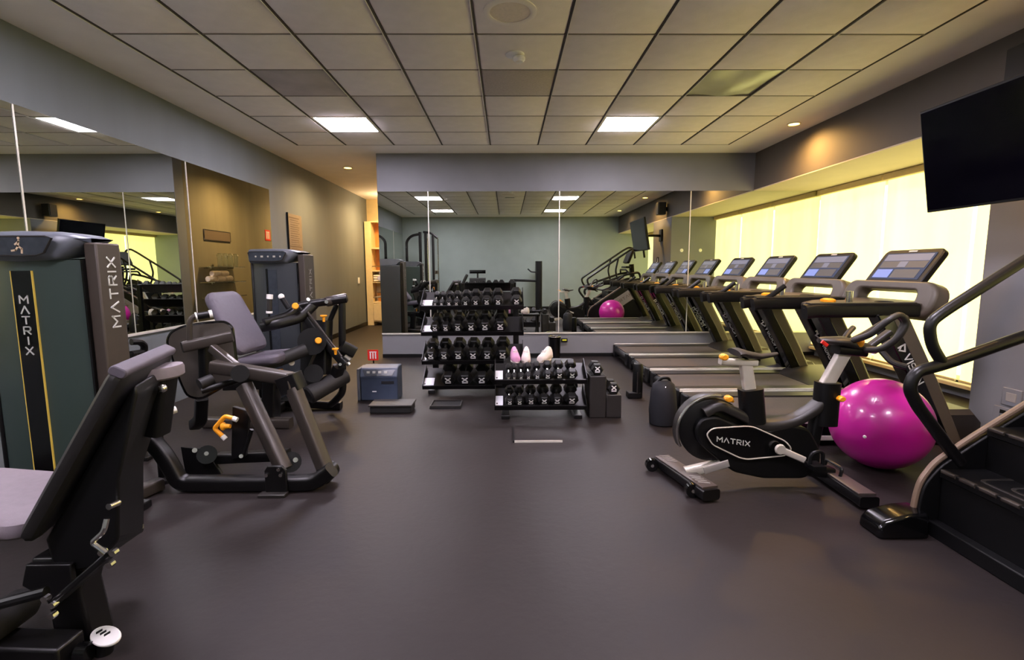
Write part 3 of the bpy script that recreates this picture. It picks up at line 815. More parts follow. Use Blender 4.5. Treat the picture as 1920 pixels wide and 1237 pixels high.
for (x, y, Y, r_) in ((387, 850, 2.95, .012), (365, 844, 2.95, .014), (452, 855, 2.95, .012), (554, 862, 2.86, .014), (603, 893, 2.80, .014)):
    make_obj('bolt', MB().cyl(at(x, y, Y), at(x, y, Y - .018), r_), 'chrome', t, world=True)
make_obj('lever_plate', MB().prism([(0, 0), (.09, .02), (.13, .30), (.03, .33)], at(438, 858, 3.0), X1, Z1, .03), 'black_metal', t, world=True, bevel=.004)
make_obj('gas_strut', MB().tube([at(456, 855, 2.96), at(472, 805, 2.96)], .012), 'black_metal', t, world=True)
make_obj('bearing', MB().cyl(at(545, 866, 2.87), at(545, 866, 2.97), .06), 'black_metal', t, world=True)
make_obj('end_stop', MB().cyl(at(606, 893, 2.80), at(622, 878, 2.90), .05), 'black_metal', t, world=True)
make_obj('orange_handle', MB().tube([at(441, 785, 2.9), at(422, 780, 2.9), at(402, 803, 2.9), at(420, 820, 2.9)], .013, 10, fil=.014), 'orange', t, world=True)
for q_ in ((at(437, 784, 2.9), at(445, 787, 2.9)), (at(417, 817, 2.9), at(423, 823, 2.9))): make_obj('handle_tip', MB().cyl(q_[0], q_[1], .0145), 'white_plastic', t, world=True)
make_obj('orange_knob', MB().lathe([(.0, 0), (.022, 0), (.026, .01), (.016, .02), (.012, .05), (0, .05)], at(416, 799, 2.9), X1, 14), 'orange', t, world=True)

# ------------------------------------------------------------------ third machine: seated leg curl
t = thing('leg_curl_machine', 'black leg curl machine with yellow knobs and foam rollers in front of the farther tower', 'exercise machine', (-1.9, 4.2, 0))
A = at(440, 672, 3.70); B = at(375, 556, 3.85); wd = V((.03, .40, 0))
nr = (B - A).normalized().cross(wd.normalized()); nr = nr if nr.x > 0 else -nr
make_obj('backrest', pad(MB(), A, B, wd, .07, nr, .07), 'upholstery', t, world=True)
make_obj('backrest_support', MB().rtube([A + wd / 2 + (B - A) * .1 - nr * .04, A + wd / 2 + (B - A) * .8 - nr * .04], .1, .06, r=.012), 'black_metal', t, world=True)
make_obj('seat', pad(MB(), at(432, 692, 3.72), at(520, 684, 3.72), V((0, .40, 0)), .07, Z1, .06), 'upholstery', t, world=True)
make_obj('thigh_pad', MB().rtube([at(478, 692, 3.78), at(530, 672, 3.9), at(574, 655, 4.0)], .10, .10, .05, r=.04), 'upholstery_dark', t, world=True)
make_obj('seat_rail', MB().rtube([at(420, 720, 3.9), at(600, 715, 4.1)], .09, .09, r=.012), 'black_metal', t, world=True)
make_obj('column', MB().rtube([at(510, 715, 4.0), at(508, 790, 4.0)], .14, .10, r=.012), 'black_metal', t, world=True)
make_obj('column', MB().rtube([at(595, 600, 4.25), at(592, 700, 4.2)], .26, .10, r=.02), 'black_metal', t, world=True)
make_obj('base_bar', MB().rtube([V((-2.42, 3.95, .04)), V((-1.72, 3.92, .04))], .08, .08, r=.014), 'charcoal_metal', t, world=True)
make_obj('base_bar', MB().rtube([at(505, 752, 4.45), at(640, 760, 4.45)], .08, .07, r=.014), 'black_metal', t, world=True)
make_obj('base_rail', MB().rtube([V((-2.02, 3.95, .05)), V((-2.02, 4.6, .05))], .09, .08, r=.014), 'black_metal', t, world=True)
make_obj('arm', MB().rtube([at(494, 612, 4.0), at(515, 608, 4.0), at(562, 596, 4.12), at(588, 570, 4.2)], .10, .085, .05, r=.03), 'black_metal', t, world=True)
make_obj('arm', MB().rtube([at(495, 604, 3.95), at(545, 590, 4.1), at(560, 573, 4.15), at(606, 566, 4.2), at(650, 560, 4.25)], .065, .06, .05, r=.02), 'black_metal', t, world=True)
make_obj('elbow_pad', MB().lathe([(0, 0), (.036, 0), (.042, .01), (.042, .165), (.036, .175), (0, .175)], at(611, 566, 4.2), at(650, 558, 4.3) - at(611, 566, 4.2), 16), 'charcoal_metal', t, world=True)
make_obj('hand_grip', MB().cyl(at(505, 584, 4.0), at(505.5, 556, 4.0), .020), 'dark_grey_plastic', t, world=True)
make_obj('grip_end', MB().cyl(at(505.5, 560, 4.0), at(506, 552, 4.0), .024).cyl(at(505, 587, 4.0), at(505, 583, 4.0), .024), 'white_plastic', t, world=True)
make_obj('hand_grip', MB().cyl(at(541, 578, 4.1), at(528, 558, 4.1), .020), 'black_plastic', t, world=True)
make_obj('grip_end', MB().ell(at(527.5, 556, 4.1), .024, .024, .024), 'white_plastic', t, world=True)
make_obj('lever_arm', MB().rtube([at(560, 576, 4.15), at(600, 630, 4.15), at(646, 682, 4.15)], .075, .06, r=.014), 'black_metal', t, world=True)
make_obj('lever_edge', MB().rtube([at(577, 585, 4.10), at(640, 668, 4.10)], .018, .018, r=.006), 'charcoal_metal', t, world=True)
make_obj('upright_tube', MB().tube([at(641, 565, 4.25), at(643, 735, 4.25), at(628, 752, 4.3), at(620, 758, 4.35)], .030, 12, fil=.05), 'black_metal', t, world=True)
make_obj('link_rod', MB().tube([at(597, 650, 4.1), at(578, 692, 4.1)], .012), 'charcoal_metal', t, world=True)
make_obj('brace', MB().tube([at(632, 570, 4.3), at(612, 615, 4.3)], .022), 'black_metal', t, world=True)
make_obj('hub', MB().cyl(at(585, 640, 4.05), at(585, 640, 4.3), .11), 'black_plastic', t, world=True)
make_obj('hub', MB().cyl(at(588, 700, 4.05), at(588, 700, 4.3), .075), 'black_plastic', t, world=True)
make_obj('end_block', MB().rtube([at(640, 648, 4.2), at(664, 660, 4.25)], .10, .10, r=.02), 'black_metal', t, world=True)
make_obj('end_block', MB().rtube([at(636, 686, 4.15), at(625, 720, 4.2)], .09, .08, r=.02), 'black_metal', t, world=True)
make_obj('chrome_end', MB().cyl(at(646, 668, 4.1), at(656, 676, 4.1), .022).cyl(at(651, 680, 4.1), at(655, 684, 4.1), .018), 'chrome', t, world=True)
make_obj('ankle_roller', MB().lathe([(0, 0), (.06, 0), (.075, .012), (.075, .36), (.06, .372), (0, .372)], at(577, 742, 4.0), at(630, 712, 4.2) - at(577, 742, 4.0), 20), 'upholstery_dark', t, world=True)
for (x, y) in ((553.5, 574), (596.5, 638.5)):
    make_obj('yellow_knob', MB().lathe([(0, 0), (.022, 0), (.026, .006), (.026, .022), (.02, .028), (0, .028)], at(x, y, 4.04), V((.45, -.88, .15)), 18), 'orange', t, world=True)
for (x, y, s) in ((607, 593, 1), (629, 655, 1), (526, 694, .8)):
    make_obj('pull_pin', MB().lathe([(0, .03), (.026 * s, .028), (.026 * s, .018), (.012, .012), (.009, -.025), (0, -.025)], at(x, y + 4, 4.02), Z1, 14), 'orange', t, world=True)
make_obj('end_cap', MB().cyl(at(547, 680, 3.98), at(547, 680, 3.95), .022), 'silver', t, world=True)
make_obj('bolt', MB().cyl(at(612, 566, 4.15), at(612, 566, 4.13), .014).cyl(at(577, 562, 4.15), at(578, 561, 4.13), .014).cyl(at(638, 683, 4.08), at(638, 683, 4.06), .012), 'chrome', t, world=True)

# small lever end behind the nearest bench (part of the first tower's arm)
t = thing('handle_bar', 'short black bar with white end by the left wall behind the nearest bench', 'handle', at(300, 780, 2.9) * 1 - V((0, 0, at(300, 780, 2.9).z)))
make_obj('bar', MB().cyl(at(296, 779, 2.9), at(322, 770, 3.0), .018), 'black_metal', t, world=True)
make_obj('end_cap', MB().cyl(at(321, 770.5, 3.0), at(330, 767.5, 3.02), .022), 'white_plastic', t, world=True)
p_ = at(295, 782, 2.9)
make_obj('stand', MB().cyl(p_, V((p_.x, p_.y, 0)), .022).lathe([(.0, 0), (.06, 0), (.06, .02), (.03, .03), (0, .03)], (p_.x, p_.y, 0)), 'black_metal', t, world=True)
t = thing('seat_ring', 'black curved pad against the left wall between first tower and press machine', 'pad', (-2.55, 3.1, 0))
p_ = at(256, 655, 3.3)
make_obj('ring', MB().tube([at(246, 641, 3.3), at(262, 640, 3.35), at(271, 648, 3.4), at(270, 660, 3.4), at(246, 664, 3.3)], .022, 10, fil=.03), 'black_plastic', t, world=True)
make_obj('stand', MB().cyl(at(250, 662, 3.32), V((at(250, 662, 3.32).x, 3.32, 0)), .025), 'black_metal', t, world=True)
make_obj('foot', MB().bb((at(250, 662, 3.32).x - .1, 3.22, 0), (at(250, 662, 3.32).x + .1, 3.42, .03)), 'black_metal', t, world=True, bevel=.006)

# ------------------------------------------------------------------ dumbbells
ORD = ['first', 'second', 'third', 'fourth', 'fifth', 'sixth', 'seventh', 'eighth', 'ninth']


def emblem(mb, c, ux, uy, s):
    stroke(mb, [(-.34 * s, -.12 * s), (.34 * s, .5 * s)], c, ux, uy, .17 * s, .003)
    stroke(mb, [(-.34 * s, .5 * s), (.34 * s, -.12 * s)], c, ux, uy, .17 * s, .003)
    stroke(mb, [(-.36 * s, -.36 * s), (.36 * s, -.36 * s)], c, ux, uy, .14 * s, .003)


DB = {}


def dumbbell_proto(R, L):
    """hex dumbbell, axis along local -y .. +y; R across-corner radius, L overall length; origin under its front head"""
    key = (R, L)
    h = L * .33
    root = bpy.data.objects.new('dumbbell', None); COL.objects.link(root)
    for s in (0, 1):
        mb = MB(); y0 = 0 if s == 0 else L - h
        rg = [[(k_ * R * math.cos(math.pi / 3 * q), y0 + yy * h, R * .866 + k_ * R * math.sin(math.pi / 3 * q)) for q in range(6)] for yy, k_ in ((0, .82), (.14, 1), (.86, 1), (1, .82))]
        o = make_obj('head', mb.rings(rg), 'hex_rubber', root)
        if s == 0:
            m2 = MB(); emblem(m2, V((0, -.002, R * .866)), X1, Z1, R * .92); make_obj('emblem', m2, 'white_plastic', o)
    make_obj('handle', MB().cyl((0, h, R * .866), (0, L - h, R * .866), R * .26, n=12), 'chrome', root)
    return root


def put_dumbbell(R, L, loc, tilt, roll, label, group):
    key = (round(R, 3), round(L, 3))
    if key not in DB:
        DB[key] = dumbbell_proto(R, L); o = DB[key]
    else:
        o = copy_tree(DB[key])
    o.location = loc; o.rotation_euler = (tilt, roll, random.uniform(-.03, .03))
    tag(o, label, 'dumbbell', group)
    return o


def rack(name, label, x0, x1, y0, tiers, depth, top, tilt=.5, lw=.10):
    t = thing(name, label, 'dumbbell rack', ((x0 + x1) / 2, y0 + depth / 2, 0))
    for sx in (x0 + .09, x1 - .07):
        make_obj('upright', MB().bb((sx - .03, y0 + depth + .0, .03), (sx + .03, y0 + depth + .06, top)), 'black_metal', t, world=True, bevel=.004)
        make_obj('foot', MB().bb((sx - .035, y0 - .0, 0), (sx + .035, y0 + depth + .08, .035)), 'black_metal', t, world=True, bevel=.006)
    for ti_, (z, _, _) in enumerate(tiers):
        a, b = V(((x0 + x1) / 2, y0, z)), V(((x0 + x1) / 2, y0 + depth * math.cos(tilt), z + depth * math.sin(tilt)))
        u = (b - a).normalized(); nn = X1.cross(u)
        tr = make_obj('tray', MB().box((a + b) / 2 - nn * .012, (x1 - x0, depth, .012), Matrix((X1, u, nn)).transposed()), 'black_metal', t, world=True)
        make_obj('lip', MB().box(a + nn * .008, (x1 - x0, .012, .045), Matrix((X1, u, nn)).transposed()), 'black_metal', tr, world=True)
        if ti_ == 2: lw_ = .03
        else: lw_ = lw
        pl = make_obj('end_label', MB().box(a + u * .085 + nn * .0 - X1 * ((x1 - x0) / 2 - .008 - lw_ / 2), (lw_, .13, .006), Matrix((X1, u, nn)).transposed()), 'label_white', tr, world=True)
        make_obj('label_bolt', MB().cyl(a + u * .055 + nn * .003 - X1 * ((x1 - x0) / 2 - .02), a + u * .055 + nn * .008 - X1 * ((x1 - x0) / 2 - .02), .006, n=8), 'black_metal', pl, world=True)
        for s in (-1, 1):
            make_obj('end_bracket', MB().box((a + b) / 2 + nn * .02 + X1 * s * ((x1 - x0) / 2 - .003), (.006, depth, .05), Matrix((X1, u, nn)).transposed()), 'black_metal', tr, world=True)
    return t


def load(y0, tiers, depth, tilt, where, group, tname):
    for ti, (z, xs, (R, L)) in enumerate(tiers):
        for i, x in enumerate(xs):
            gaps = [abs(x - q) for q in xs if q != x]
            r = min(R[i], .47 * min(gaps))
            nnz = .009
            put_dumbbell(round(r, 3), L, (x, y0 + .022, z + nnz + .006), tilt, 0, 'black hex dumbbell, %s from the left on the %s tier of the %s' % (ORD[i], tname[ti], where), group)


px = lambda L_, Y: [at(x, 600, Y).x for x in L_]
Y0 = 5.0
tallT = [(.865, px([816, 828, 842, 856, 873, 892, 913, 934], Y0), ([.036, .040, .048, .050, .056, .060, .062, .066], .22)),
         (.605, px([815, 835, 858, 883, 909, 938], Y0), ([.062, .064, .068, .068, .072, .074], .24)),
         (.315, px([806, 831, 858, 886, 913, 942], Y0), ([.070, .072, .076, .076, .080, .080], .26)),
         (.06, px([838, 870, 902, 932], Y0), ([.074, .076, .076, .076], .26))]
rack('dumbbell_rack', 'tall black four tier dumbbell rack standing before the back mirror', -.855, .168, Y0, tallT, .32, 1.0)
load(Y0, tallT, .32, .5, 'tall rack', 'dumbbells on the tall rack', ['top', 'second', 'third', 'bottom'])
Y0 = 4.1
lowT = [(.315, px([953, 964, 977, 991, 1008, 1028, 1050, 1074], Y0), ([.030, .033, .038, .040, .046, .049, .051, .054], .18)),
        (.095, px([955, 974, 996, 1021, 1046, 1074], Y0), ([.050, .052, .056, .056, .060, .060], .19))]
rack('dumbbell_rack', 'low two tier dumbbell rack on the floor in front of the tall one', -.105, .665, Y0, lowT, .26, .40, lw=.062)
load(Y0, lowT, .26, .5, 'low rack', 'dumbbells on the low rack', ['upper', 'lower'])
put_dumbbell(.056, .22, (.098, 5.022, .88), .5, 0, 'black hex dumbbell lying past the right end of the tall rack top tier', 'dumbbells on the tall rack')
xx = at(1113, 690, 4.15).x
st = thing('dumbbell_stand', 'small dark two step stand right of the low dumbbell rack', 'stand', (.78, 4.2, 0))
make_obj('step_block', MB().bb((.69, 4.12, 0), (.83, 4.4, .36)), 'dark_grey_plastic', st, world=True, bevel=.008)
make_obj('step_block', MB().bb((.832, 4.12, 0), (.96, 4.4, .20)), 'dark_grey_plastic', st, world=True, bevel=.008)
make_obj('rubber_top', MB().bb((.70, 4.13, .36), (.82, 4.39, .364)), 'rubber_black', st, world=True)
put_dumbbell(.052, .2, (.755, 4.13, .366), 0, 0, 'black hex dumbbell on the taller block right of the low rack', 'dumbbells beside the low rack')
put_dumbbell(.054, .2, (.896, 4.13, .2015), 0, 0, 'black hex dumbbell on the shorter block right of the low rack', 'dumbbells beside the low rack')


def shoe(label, loc, rz, c):
    t = thing('training_shoe', label, 'shoe', loc, rz, 'pale training shoes behind the low rack')
    rg = []
    for (y, w_, h_) in ((-.12, .02, .03), (-.11, .035, .05), (-.06, .045, .06), (0, .042, .085), (.06, .036, .11), (.105, .034, .10), (.12, .02, .07)):
        rg.append([(w_ * math.cos(a), y, .02 + max(0, math.sin(a)) * h_ + min(0, math.sin(a)) * .008) for a in [k * math.pi / 8 for k in range(16)]])
    make_obj('upper', MB().rings(rg), c, t, angle=60)
    make_obj('sole', MB().rings([[(q[0] * 1.06, q[1], z) for q in [(.04 * math.cos(a) * (1 - .15 * math.sin(a)), .12 * math.sin(a)) for a in [k * math.pi / 10 for k in range(20)]]] for z in (0, .018)]), 'shoe_white', t)
    make_obj('laces', MB().tube([(-.02, -.05, .085), (.02, -.04, .09), (-.02, -.025, .095), (.02, -.012, .102)], .004, 6), 'white_plastic', t)
    return t


sb = thing('shoe_bench', 'low black bench behind the low dumbbell rack, carrying pale shoes', 'bench', (.4, 4.62, 0))
make_obj('bench_top', MB().bb((-.03, 4.50, .37), (.62, 4.76, .40)), 'black_plastic', sb, world=True, bevel=.006)
for x in (.0, .59): make_obj('leg', MB().bb((x - .02, 4.53, 0), (x + .02, 4.73, .37)), 'black_metal', sb, world=True)
shoe('pale pink shoe, left one of the pair above the low rack', (.075, 4.62, .401), .1, 'shoe_pink')
shoe('white shoe, right one of the pair above the low rack', (.178, 4.62, .401), -.08, 'shoe_white')
shoe('single white shoe standing apart above the low rack', (.355, 4.62, .401), -.5, 'shoe_white')

# other small things on the floor
t = thing('waste_bin', 'black bin with chrome rim standing at the back wall below the mirror', 'bin', (.66, 6.9, 0))
make_obj('bin_body', MB().lathe([(0, 0), (.075, 0), (.088, .32), (.08, .32), (.07, .01), (0, .01)], (0, 0, 0), n=28), 'gloss_black', t)
make_obj('rim', MB().tube([(.086 * math.cos(a), .086 * math.sin(a), .322) for a in [k * math.pi / 14 for k in range(28)]], .007, 8, closed=True), 'chrome', t)
p_ = at(1058, 636, 7.12)
t = thing('wall_tag', 'tiny black box with a yellow label on the wall under the mirror', 'wall box', (p_.x, YB, .22))
make_obj('box', MB().bb((p_.x - .045, YB - .03, .215), (p_.x + .045, YB - .001, .265)), 'black_plastic', t, world=True, bevel=.004)
make_obj('yellow_label', MB().bb((p_.x - .03, YB - .032, .232), (p_.x + .03, YB - .03, .252)), 'yellow_tag', t, world=True)
t = thing('foam_roller', 'slim black upright roller standing left of the treadmills', 'foam roller', (1.27, 4.80, 0))
make_obj('roll', MB().lathe([(0, 0), (.045, 0), (.05, .008), (.048, .31), (.04, .335), (.02, .342), (0, .342)], (0, 0, 0), n=20), 'black_plastic', t)
make_obj('highlight_strip', MB().bb((-.018, -.052, .05), (-.010, -.047, .26)), 'dark_grey_plastic', t)
make_obj('foot', MB().bb((-.10, -.05, 0), (.03, .05, .06)), 'black_plastic', t, bevel=.008)
t = thing('floor_mat', 'thin rubber mat with a bright metal front edge on the open floor', 'mat', (.22, 3.7, 0))
make_obj('mat', MB().bb((.05, 3.54, 0), (.40, 3.86, .010)), 'floor_rubber', t, world=True)
make_obj('edge_strip', MB().bb((.05, 3.53, 0), (.40, 3.541, .014)), 'chrome_strip', t, world=True)
make_obj('corner_post', MB().bb((.040, 3.53, 0), (.052, 3.86, .016)), 'black_plastic', t, world=True)
t = thing('gym_bag', 'dark navy bag standing at the near treadmill end', 'bag', (1.27, 3.95, 0))
mb = MB()
mb.rings([[V((1.255 + w_ * math.cos(a), 3.95 + d_ * math.sin(a), z)) for a in [k * math.pi / 10 for k in range(20)]] for w_, d_, z in ((.08, .07, 0), (.105, .095, .01), (.112, .10, .12), (.10, .09, .26), (.085, .07, .33), (.05, .04, .36))])
make_obj('bag_body', mb, 'bag_navy', t, world=True, angle=60)
make_obj('strap', MB().tube([(1.20, 3.95, .33), (1.23, 3.93, .385), (1.29, 3.93, .385), (1.31, 3.95, .33)], .012, 8, fil=.03), 'black_plastic', t, world=True)
make_obj('zip', MB().tube([(1.18, 3.93, .31), (1.25, 3.88, .32), (1.33, 3.93, .31)], .005, 6), 'chrome', t, world=True)
# blue grey console case
t = thing('console_case', 'blue grey plastic case with sloping button panel left of the tall rack', 'console', (-1.22, 4.8, 0))
cs = [[(x, y, z) for y, z in ((4.74, 0), (4.74, .20), (4.72, .235), (4.76, .31), (4.80, .325), (4.95, .32), (4.95, 0))] for x in (-1.40, -1.385, -1.06, -1.045)]
make_obj('case_body', MB().rings([[V(p) for p in r] for r in cs]), 'case_blue', t, world=True, bevel=.008)
mb = MB().prism([(-.13, .01), (.13, .01), (.155, .07), (-.155, .07)], V((-1.222, 4.717, .235)), X1, V((0, .47, .88)).normalized(), .006)
d_ = make_obj('button_panel', mb, 'display_grey', t, world=True)
mb = MB()
for k in range(4): mb.box((-1.32 + k * .055, 4.733, .275), (.028, .01, .026))
make_obj('buttons', mb, 'lettering', d_, world=True)
make_obj('slot', MB().bb((-1.20, 4.735, .165), (-1.08, 4.742, .19)), 'bag_navy', t, world=True)
make_obj('badge', MB().bb((-1.29, 4.736, .085), (-1.25, 4.742, .095)), 'white_plastic', t, world=True)
make_obj('side_frame', MB().bb((-1.43, 4.73, 0), (-1.405, 4.95, .31)), 'console_grey', t, world=True, bevel=.004)
t = thing('step_block', 'low dark step block on the floor before the blue grey case', 'step', (-1.05, 4.4, 0))
make_obj('block', MB().bb((-1.20, 4.30, 0), (-.84, 4.50, .06)), 'rubber_black', t, world=True, bevel=.008)
make_obj('top_plate', MB().bb((-1.21, 4.29, .06), (-.83, 4.51, .075)), 'dark_grey_plastic', t, world=True, bevel=.004)
t = thing('floor_tray', 'flat dark tray with a pale rim on the floor under the tall rack', 'tray', (-.56, 4.55, 0))
make_obj('tray_base', MB().bb((-.70, 4.44, 0), (-.42, 4.66, .012)), 'rubber_black', t, world=True)
make_obj('tray_rim', MB().frame(rrect(.28, .22, .01), rrect(.26, .2, .01), (-.56, 4.55, .012), X1, Y1, .014), 'dark_grey_plastic', t, world=True)
t = thing('fire_sign_stand', 'small red fire sign on a low stand at the corridor mouth', 'sign', (-1.72, 6.55, 0))
p_ = at(700, 668, 6.6)
make_obj('base', MB().lathe([(0, 0), (.06, 0), (.06, .012), (.02, .02), (0, .02)], (p_.x, 6.6, 0)), 'black_metal', t, world=True)
make_obj('stem', MB().cyl((p_.x, 6.6, .01), (p_.x, 6.6, p_.z - .05), .01), 'black_metal', t, world=True)
fire_sign(t, V((p_.x, 6.59, max(p_.z, .1) + .02)), X1, Z1, .14)

# ------------------------------------------------------------------ treadmills
TX = 1.42           # rear end of the decks


def make_treadmill(label):
    t = thing('treadmill', label, 'treadmill', (TX, 3.83, 0), group='treadmills facing the window')
    H = .42
    make_obj('deck_frame', MB().bb((.12, -H, .03), (1.70, H, .165)), 'gloss_black', t, bevel=.01)
    make_obj('belt', MB().bb((.11, -.27, .166), (1.45, .27, .176)), 'belt', t)
    make_obj('rear_roller', MB().cyl((.13, -.30, .12), (.13, .30, .12), .05), 'black_plastic', t)
    for s in (-1, 1):
        make_obj('foot_rail', MB().bb((.10, s * .28 if s > 0 else -H - .005, .165), (1.50, H + .005 if s > 0 else -.28, .188)), 'dark_grey_plastic', t, bevel=.004)
        make_obj('rail_trim', MB().bb((.10, s * (H + .006) - .004, .168), (1.55, s * (H + .006) + .004, .196)), 'chrome_strip', t, bevel=.002)
        make_obj('lower_trim', MB().bb((.16, s * (H + .004) - .004, .045), (1.60, s * (H + .004) + .004, .078)), 'silver', t, bevel=.002)
        make_obj('end_cap', MB().bb((.08, s * .36 - .065, .03), (.13, s * .36 + .065, .185)), 'black_plastic', t, bevel=.012)
        make_obj('foot', MB().cyl((.2, s * .36, 0), (.2, s * .36, .04), .03).cyl((1.75, s * .36, 0), (1.75, s * .36, .04), .03), 'rubber_black', t)
        lg = MB(); stroke(lg, [(0, .03), (.05, .03), (.04, 0), (.012, 0), (0, .03)], V((.24 if s < 0 else .30, s * (H + .003), .10)), X1 if s < 0 else -X1, Z1, .006, .003)
        make_obj('deck_logo', lg, 'lettering', t)
    # motor hood
    make_obj('hood', MB().rings([[(x, -w_, .03), (x, -w_, z - .03), (x, -w_ + .04, z), (x, w_ - .04, z), (x, w_, z - .03), (x, w_, .03)] for x, w_, z in ((1.36, .34, .18), (1.46, .41, .215), (1.62, .42, .25), (1.86, .42, .25), (1.95, .38, .18))]), 'dark_grey_plastic', t, angle=30)
    # uprights, raked towards the walker
    for s in (-1, 1):
        y = s * .37
        u = make_obj('upright', MB().rings([[(x, y - .055, z), (x, y + .055, z), (x + w_, y + .055, z), (x + w_, y - .055, z)] for x, w_, z in ((1.12, .21, .93), (1.40, .19, .45), (1.62, .19, .0))]), 'taupe_plastic', t, bevel=.02, seg=3)
        make_obj('upright_face', MB().rings([[(x - .012, y - .058, z), (x - .012, y + .058, z), (x + .09, y + .059, z), (x + .09, y - .059, z)] for x, z in ((1.12, .93), (1.40, .45), (1.62, .02))]), 'gloss_black', u, bevel=.008)
        d = V((.28, 0, -.48)).normalized(); sd = V((.48, 0, .28)).normalized()
        if s < 0: lt = letters('VISION', V((1.315, y - .061, .637)), d, sd, .044, gap=.3, w=.17)
        else: lt = letters('VISION', V((1.315, y + .061, .637)), d, -sd, .044, gap=.3, w=.17)
        lm = MB()
        o_ = V((1.27, y + s * .061, .70)); stroke(lm, [(0, 0), (.0, .05), (.045, .03), (.02, .0), (0, 0.02)], o_, d, sd if s < 0 else -sd, .01, .003)
        lt.v += lm.v; n0 = len(lt.v) - len(lm.v); lt.f += [[i + n0 for i in f] for f in lm.f]
        make_obj('lettering', lt, 'lettering', u)
        make_obj('handrail', MB().rtube([(.64, y, .945), (.70, y, .955), (1.42, y, .955)], .075, .10, .03, r=.025), 'black_plastic', t)
        make_obj('rail_top', MB().rtube([(.66, y, 1.003), (1.40, y, 1.003)], .055, .014, r=.006), 'dark_grey_plastic', t)
        make_obj('grip', MB().tube([(.72, y - s * .0, .985), (.78, y, 1.01), (.90, y, 1.10)] if s > 0 else [(.70, y, .97), (.66, y, .965), (.645, y, .955)], .022, 10, fil=.03), 'black_plastic', t)
    # tray with holders
    make_obj('tray', MB().rings([[(x, -w_, z - .05), (x, w_, z - .05), (x, w_, z), (x, -w_, z)] for x, w_, z in ((1.02, .33, .965), (1.12, .37, .985), (1.55, .40, 1.01))]), 'taupe_plastic', t, bevel=.012)
    for s in (-1, 1):
        make_obj('cup_holder', MB().lathe([(.062, .004), (.055, .010), (.045, -.002), (.04, -.03), (0, -.03)], (1.28, s * .25, 1.0)), 'black_plastic', t)
    make_obj('stop_key', MB().rings([[(1.10 + .045 * math.cos(a) * q, .10 + .07 * math.sin(a) * q, z) for a in [k * math.pi / 8 for k in range(16)]] for q, z in ((1, .985), (1, 1.002), (.6, 1.012))]), 'orange', t)
    make_obj('centre_grip', MB().cyl((1.15, -.07, .98), (1.15, -.07, 1.075), .024), 'chrome', t)
    # arch carrying the screen
    outer = [(p[0], p[1]) for p in rrect(.93, .26, .11, 6)]
    inner = [(p[0], p[1] + .012) for p in rrect(.60, .11, .05, 6)]
    ua = V((.30, 0, .954)).normalized()
    make_obj('console_arch', MB().frame(outer, inner, V((1.45, 0, 1.03)), Y1, ua, .12), 'taupe_plastic', t, bevel=.025, seg=3)
    # screen
    ua = V((.57, 0, .82)).normalized(); c = V((1.575, 0, 1.245)); R = Matrix((Y1, ua, Y1.cross(ua))).transposed()
    nz_ = Y1.cross(ua)      # outward (+x or -x)
    if nz_.x > 0: nz_ = -nz_
    pos = lambda a, b, o: c - Y1 * a + ua * b + nz_ * o       # a to the sitter's right as seen from behind
    sc = make_obj('screen_case', MB().prism(rrect(.56, .345, .045, 5), c - nz_ * .0, -Y1, ua, .045 if (-Y1).cross(ua).dot(nz_) < 0 else -.045), 'black_plastic', t, bevel=.008)
    quad = lambda a0, a1, b0, b1, o: MB().add([pos(a0, b0, o), pos(a1, b0, o), pos(a1, b1, o), pos(a0, b1, o)] + [pos(a0, b0, o - .002), pos(a1, b0, o - .002), pos(a1, b1, o - .002), pos(a0, b1, o - .002)],
                                       [(0, 1, 2, 3), (7, 6, 5, 4), (0, 4, 5, 1), (1, 5, 6, 2), (2, 6, 7, 3), (3, 7, 4, 0)])
    dsp = make_obj('display', quad(-.235, .235, -.10, .135, .003), 'treadmill_screen', sc)
    make_obj('menu_tile', quad(-.225, -.085, -.085, -.02, .005), 'screen_blue', dsp) if False else None
    dsp_p = sc
    make_obj('display_tile', quad(-.22, -.06, -.09, -.015, .0055), 'screen_blue', dsp_p)
    make_obj('display_tile', quad(-.22, .22, .065, .125, .0055), 'screen_pale', dsp_p)
    make_obj('display_tile', quad(-.22, .22, .0, .06, .0055), 'screen_dim', dsp_p)
    make_obj('display_tile', quad(-.04, .04, .005, .055, .0075), 'screen_pale', dsp_p)
    make_obj('display_tile', quad(-.04, .20, -.09, -.015, .0055), 'screen_dim', dsp_p)
    make_obj('maker_badge', quad(-.04, .04, .146, .158, .003), 'lettering', sc)
    return t


labs = ['treadmill nearest the viewer, in front of the grey pillar and behind the magenta ball', 'second treadmill from the viewer in the row before the yellow blinds',
        'third treadmill from the viewer in the row before the yellow blinds', 'farthest treadmill, closest to the mirrored back wall']
tm = make_treadmill(labs[0])
for k in range(1, 4):
    c = copy_tree(tm); c.location = (TX, 3.83 + .93 * k, 0); c['label'] = labs[k]

# ------------------------------------------------------------------ exercise ball
t = thing('exercise_ball', 'big glossy magenta exercise ball beside the stair climber', 'ball', (2.34, 3.05, 0))
make_obj('ball', MB().ell((0, 0, .28), .28, .28, .28, 48, 28), 'ball_magenta', t, angle=80)
make_obj('valve', MB().lathe([(0, .008), (.008, .007), (.011, 0), (.011, -.01), (0, -.01)], V((0, 0, .28)) + V((-.78, -.62, -.1)).normalized() * .278, V((-.78, -.62, -.1)), 12), 'white_plastic', t)

# ------------------------------------------------------------------ indoor bike
t = thing('exercise_bike', 'black indoor cycling bike with silver posts in front of the magenta ball', 'exercise bike', (1.42, 2.78, 0))
YM = 2.78
b = lambda x, y, d=0: at(x, y, YM + d)
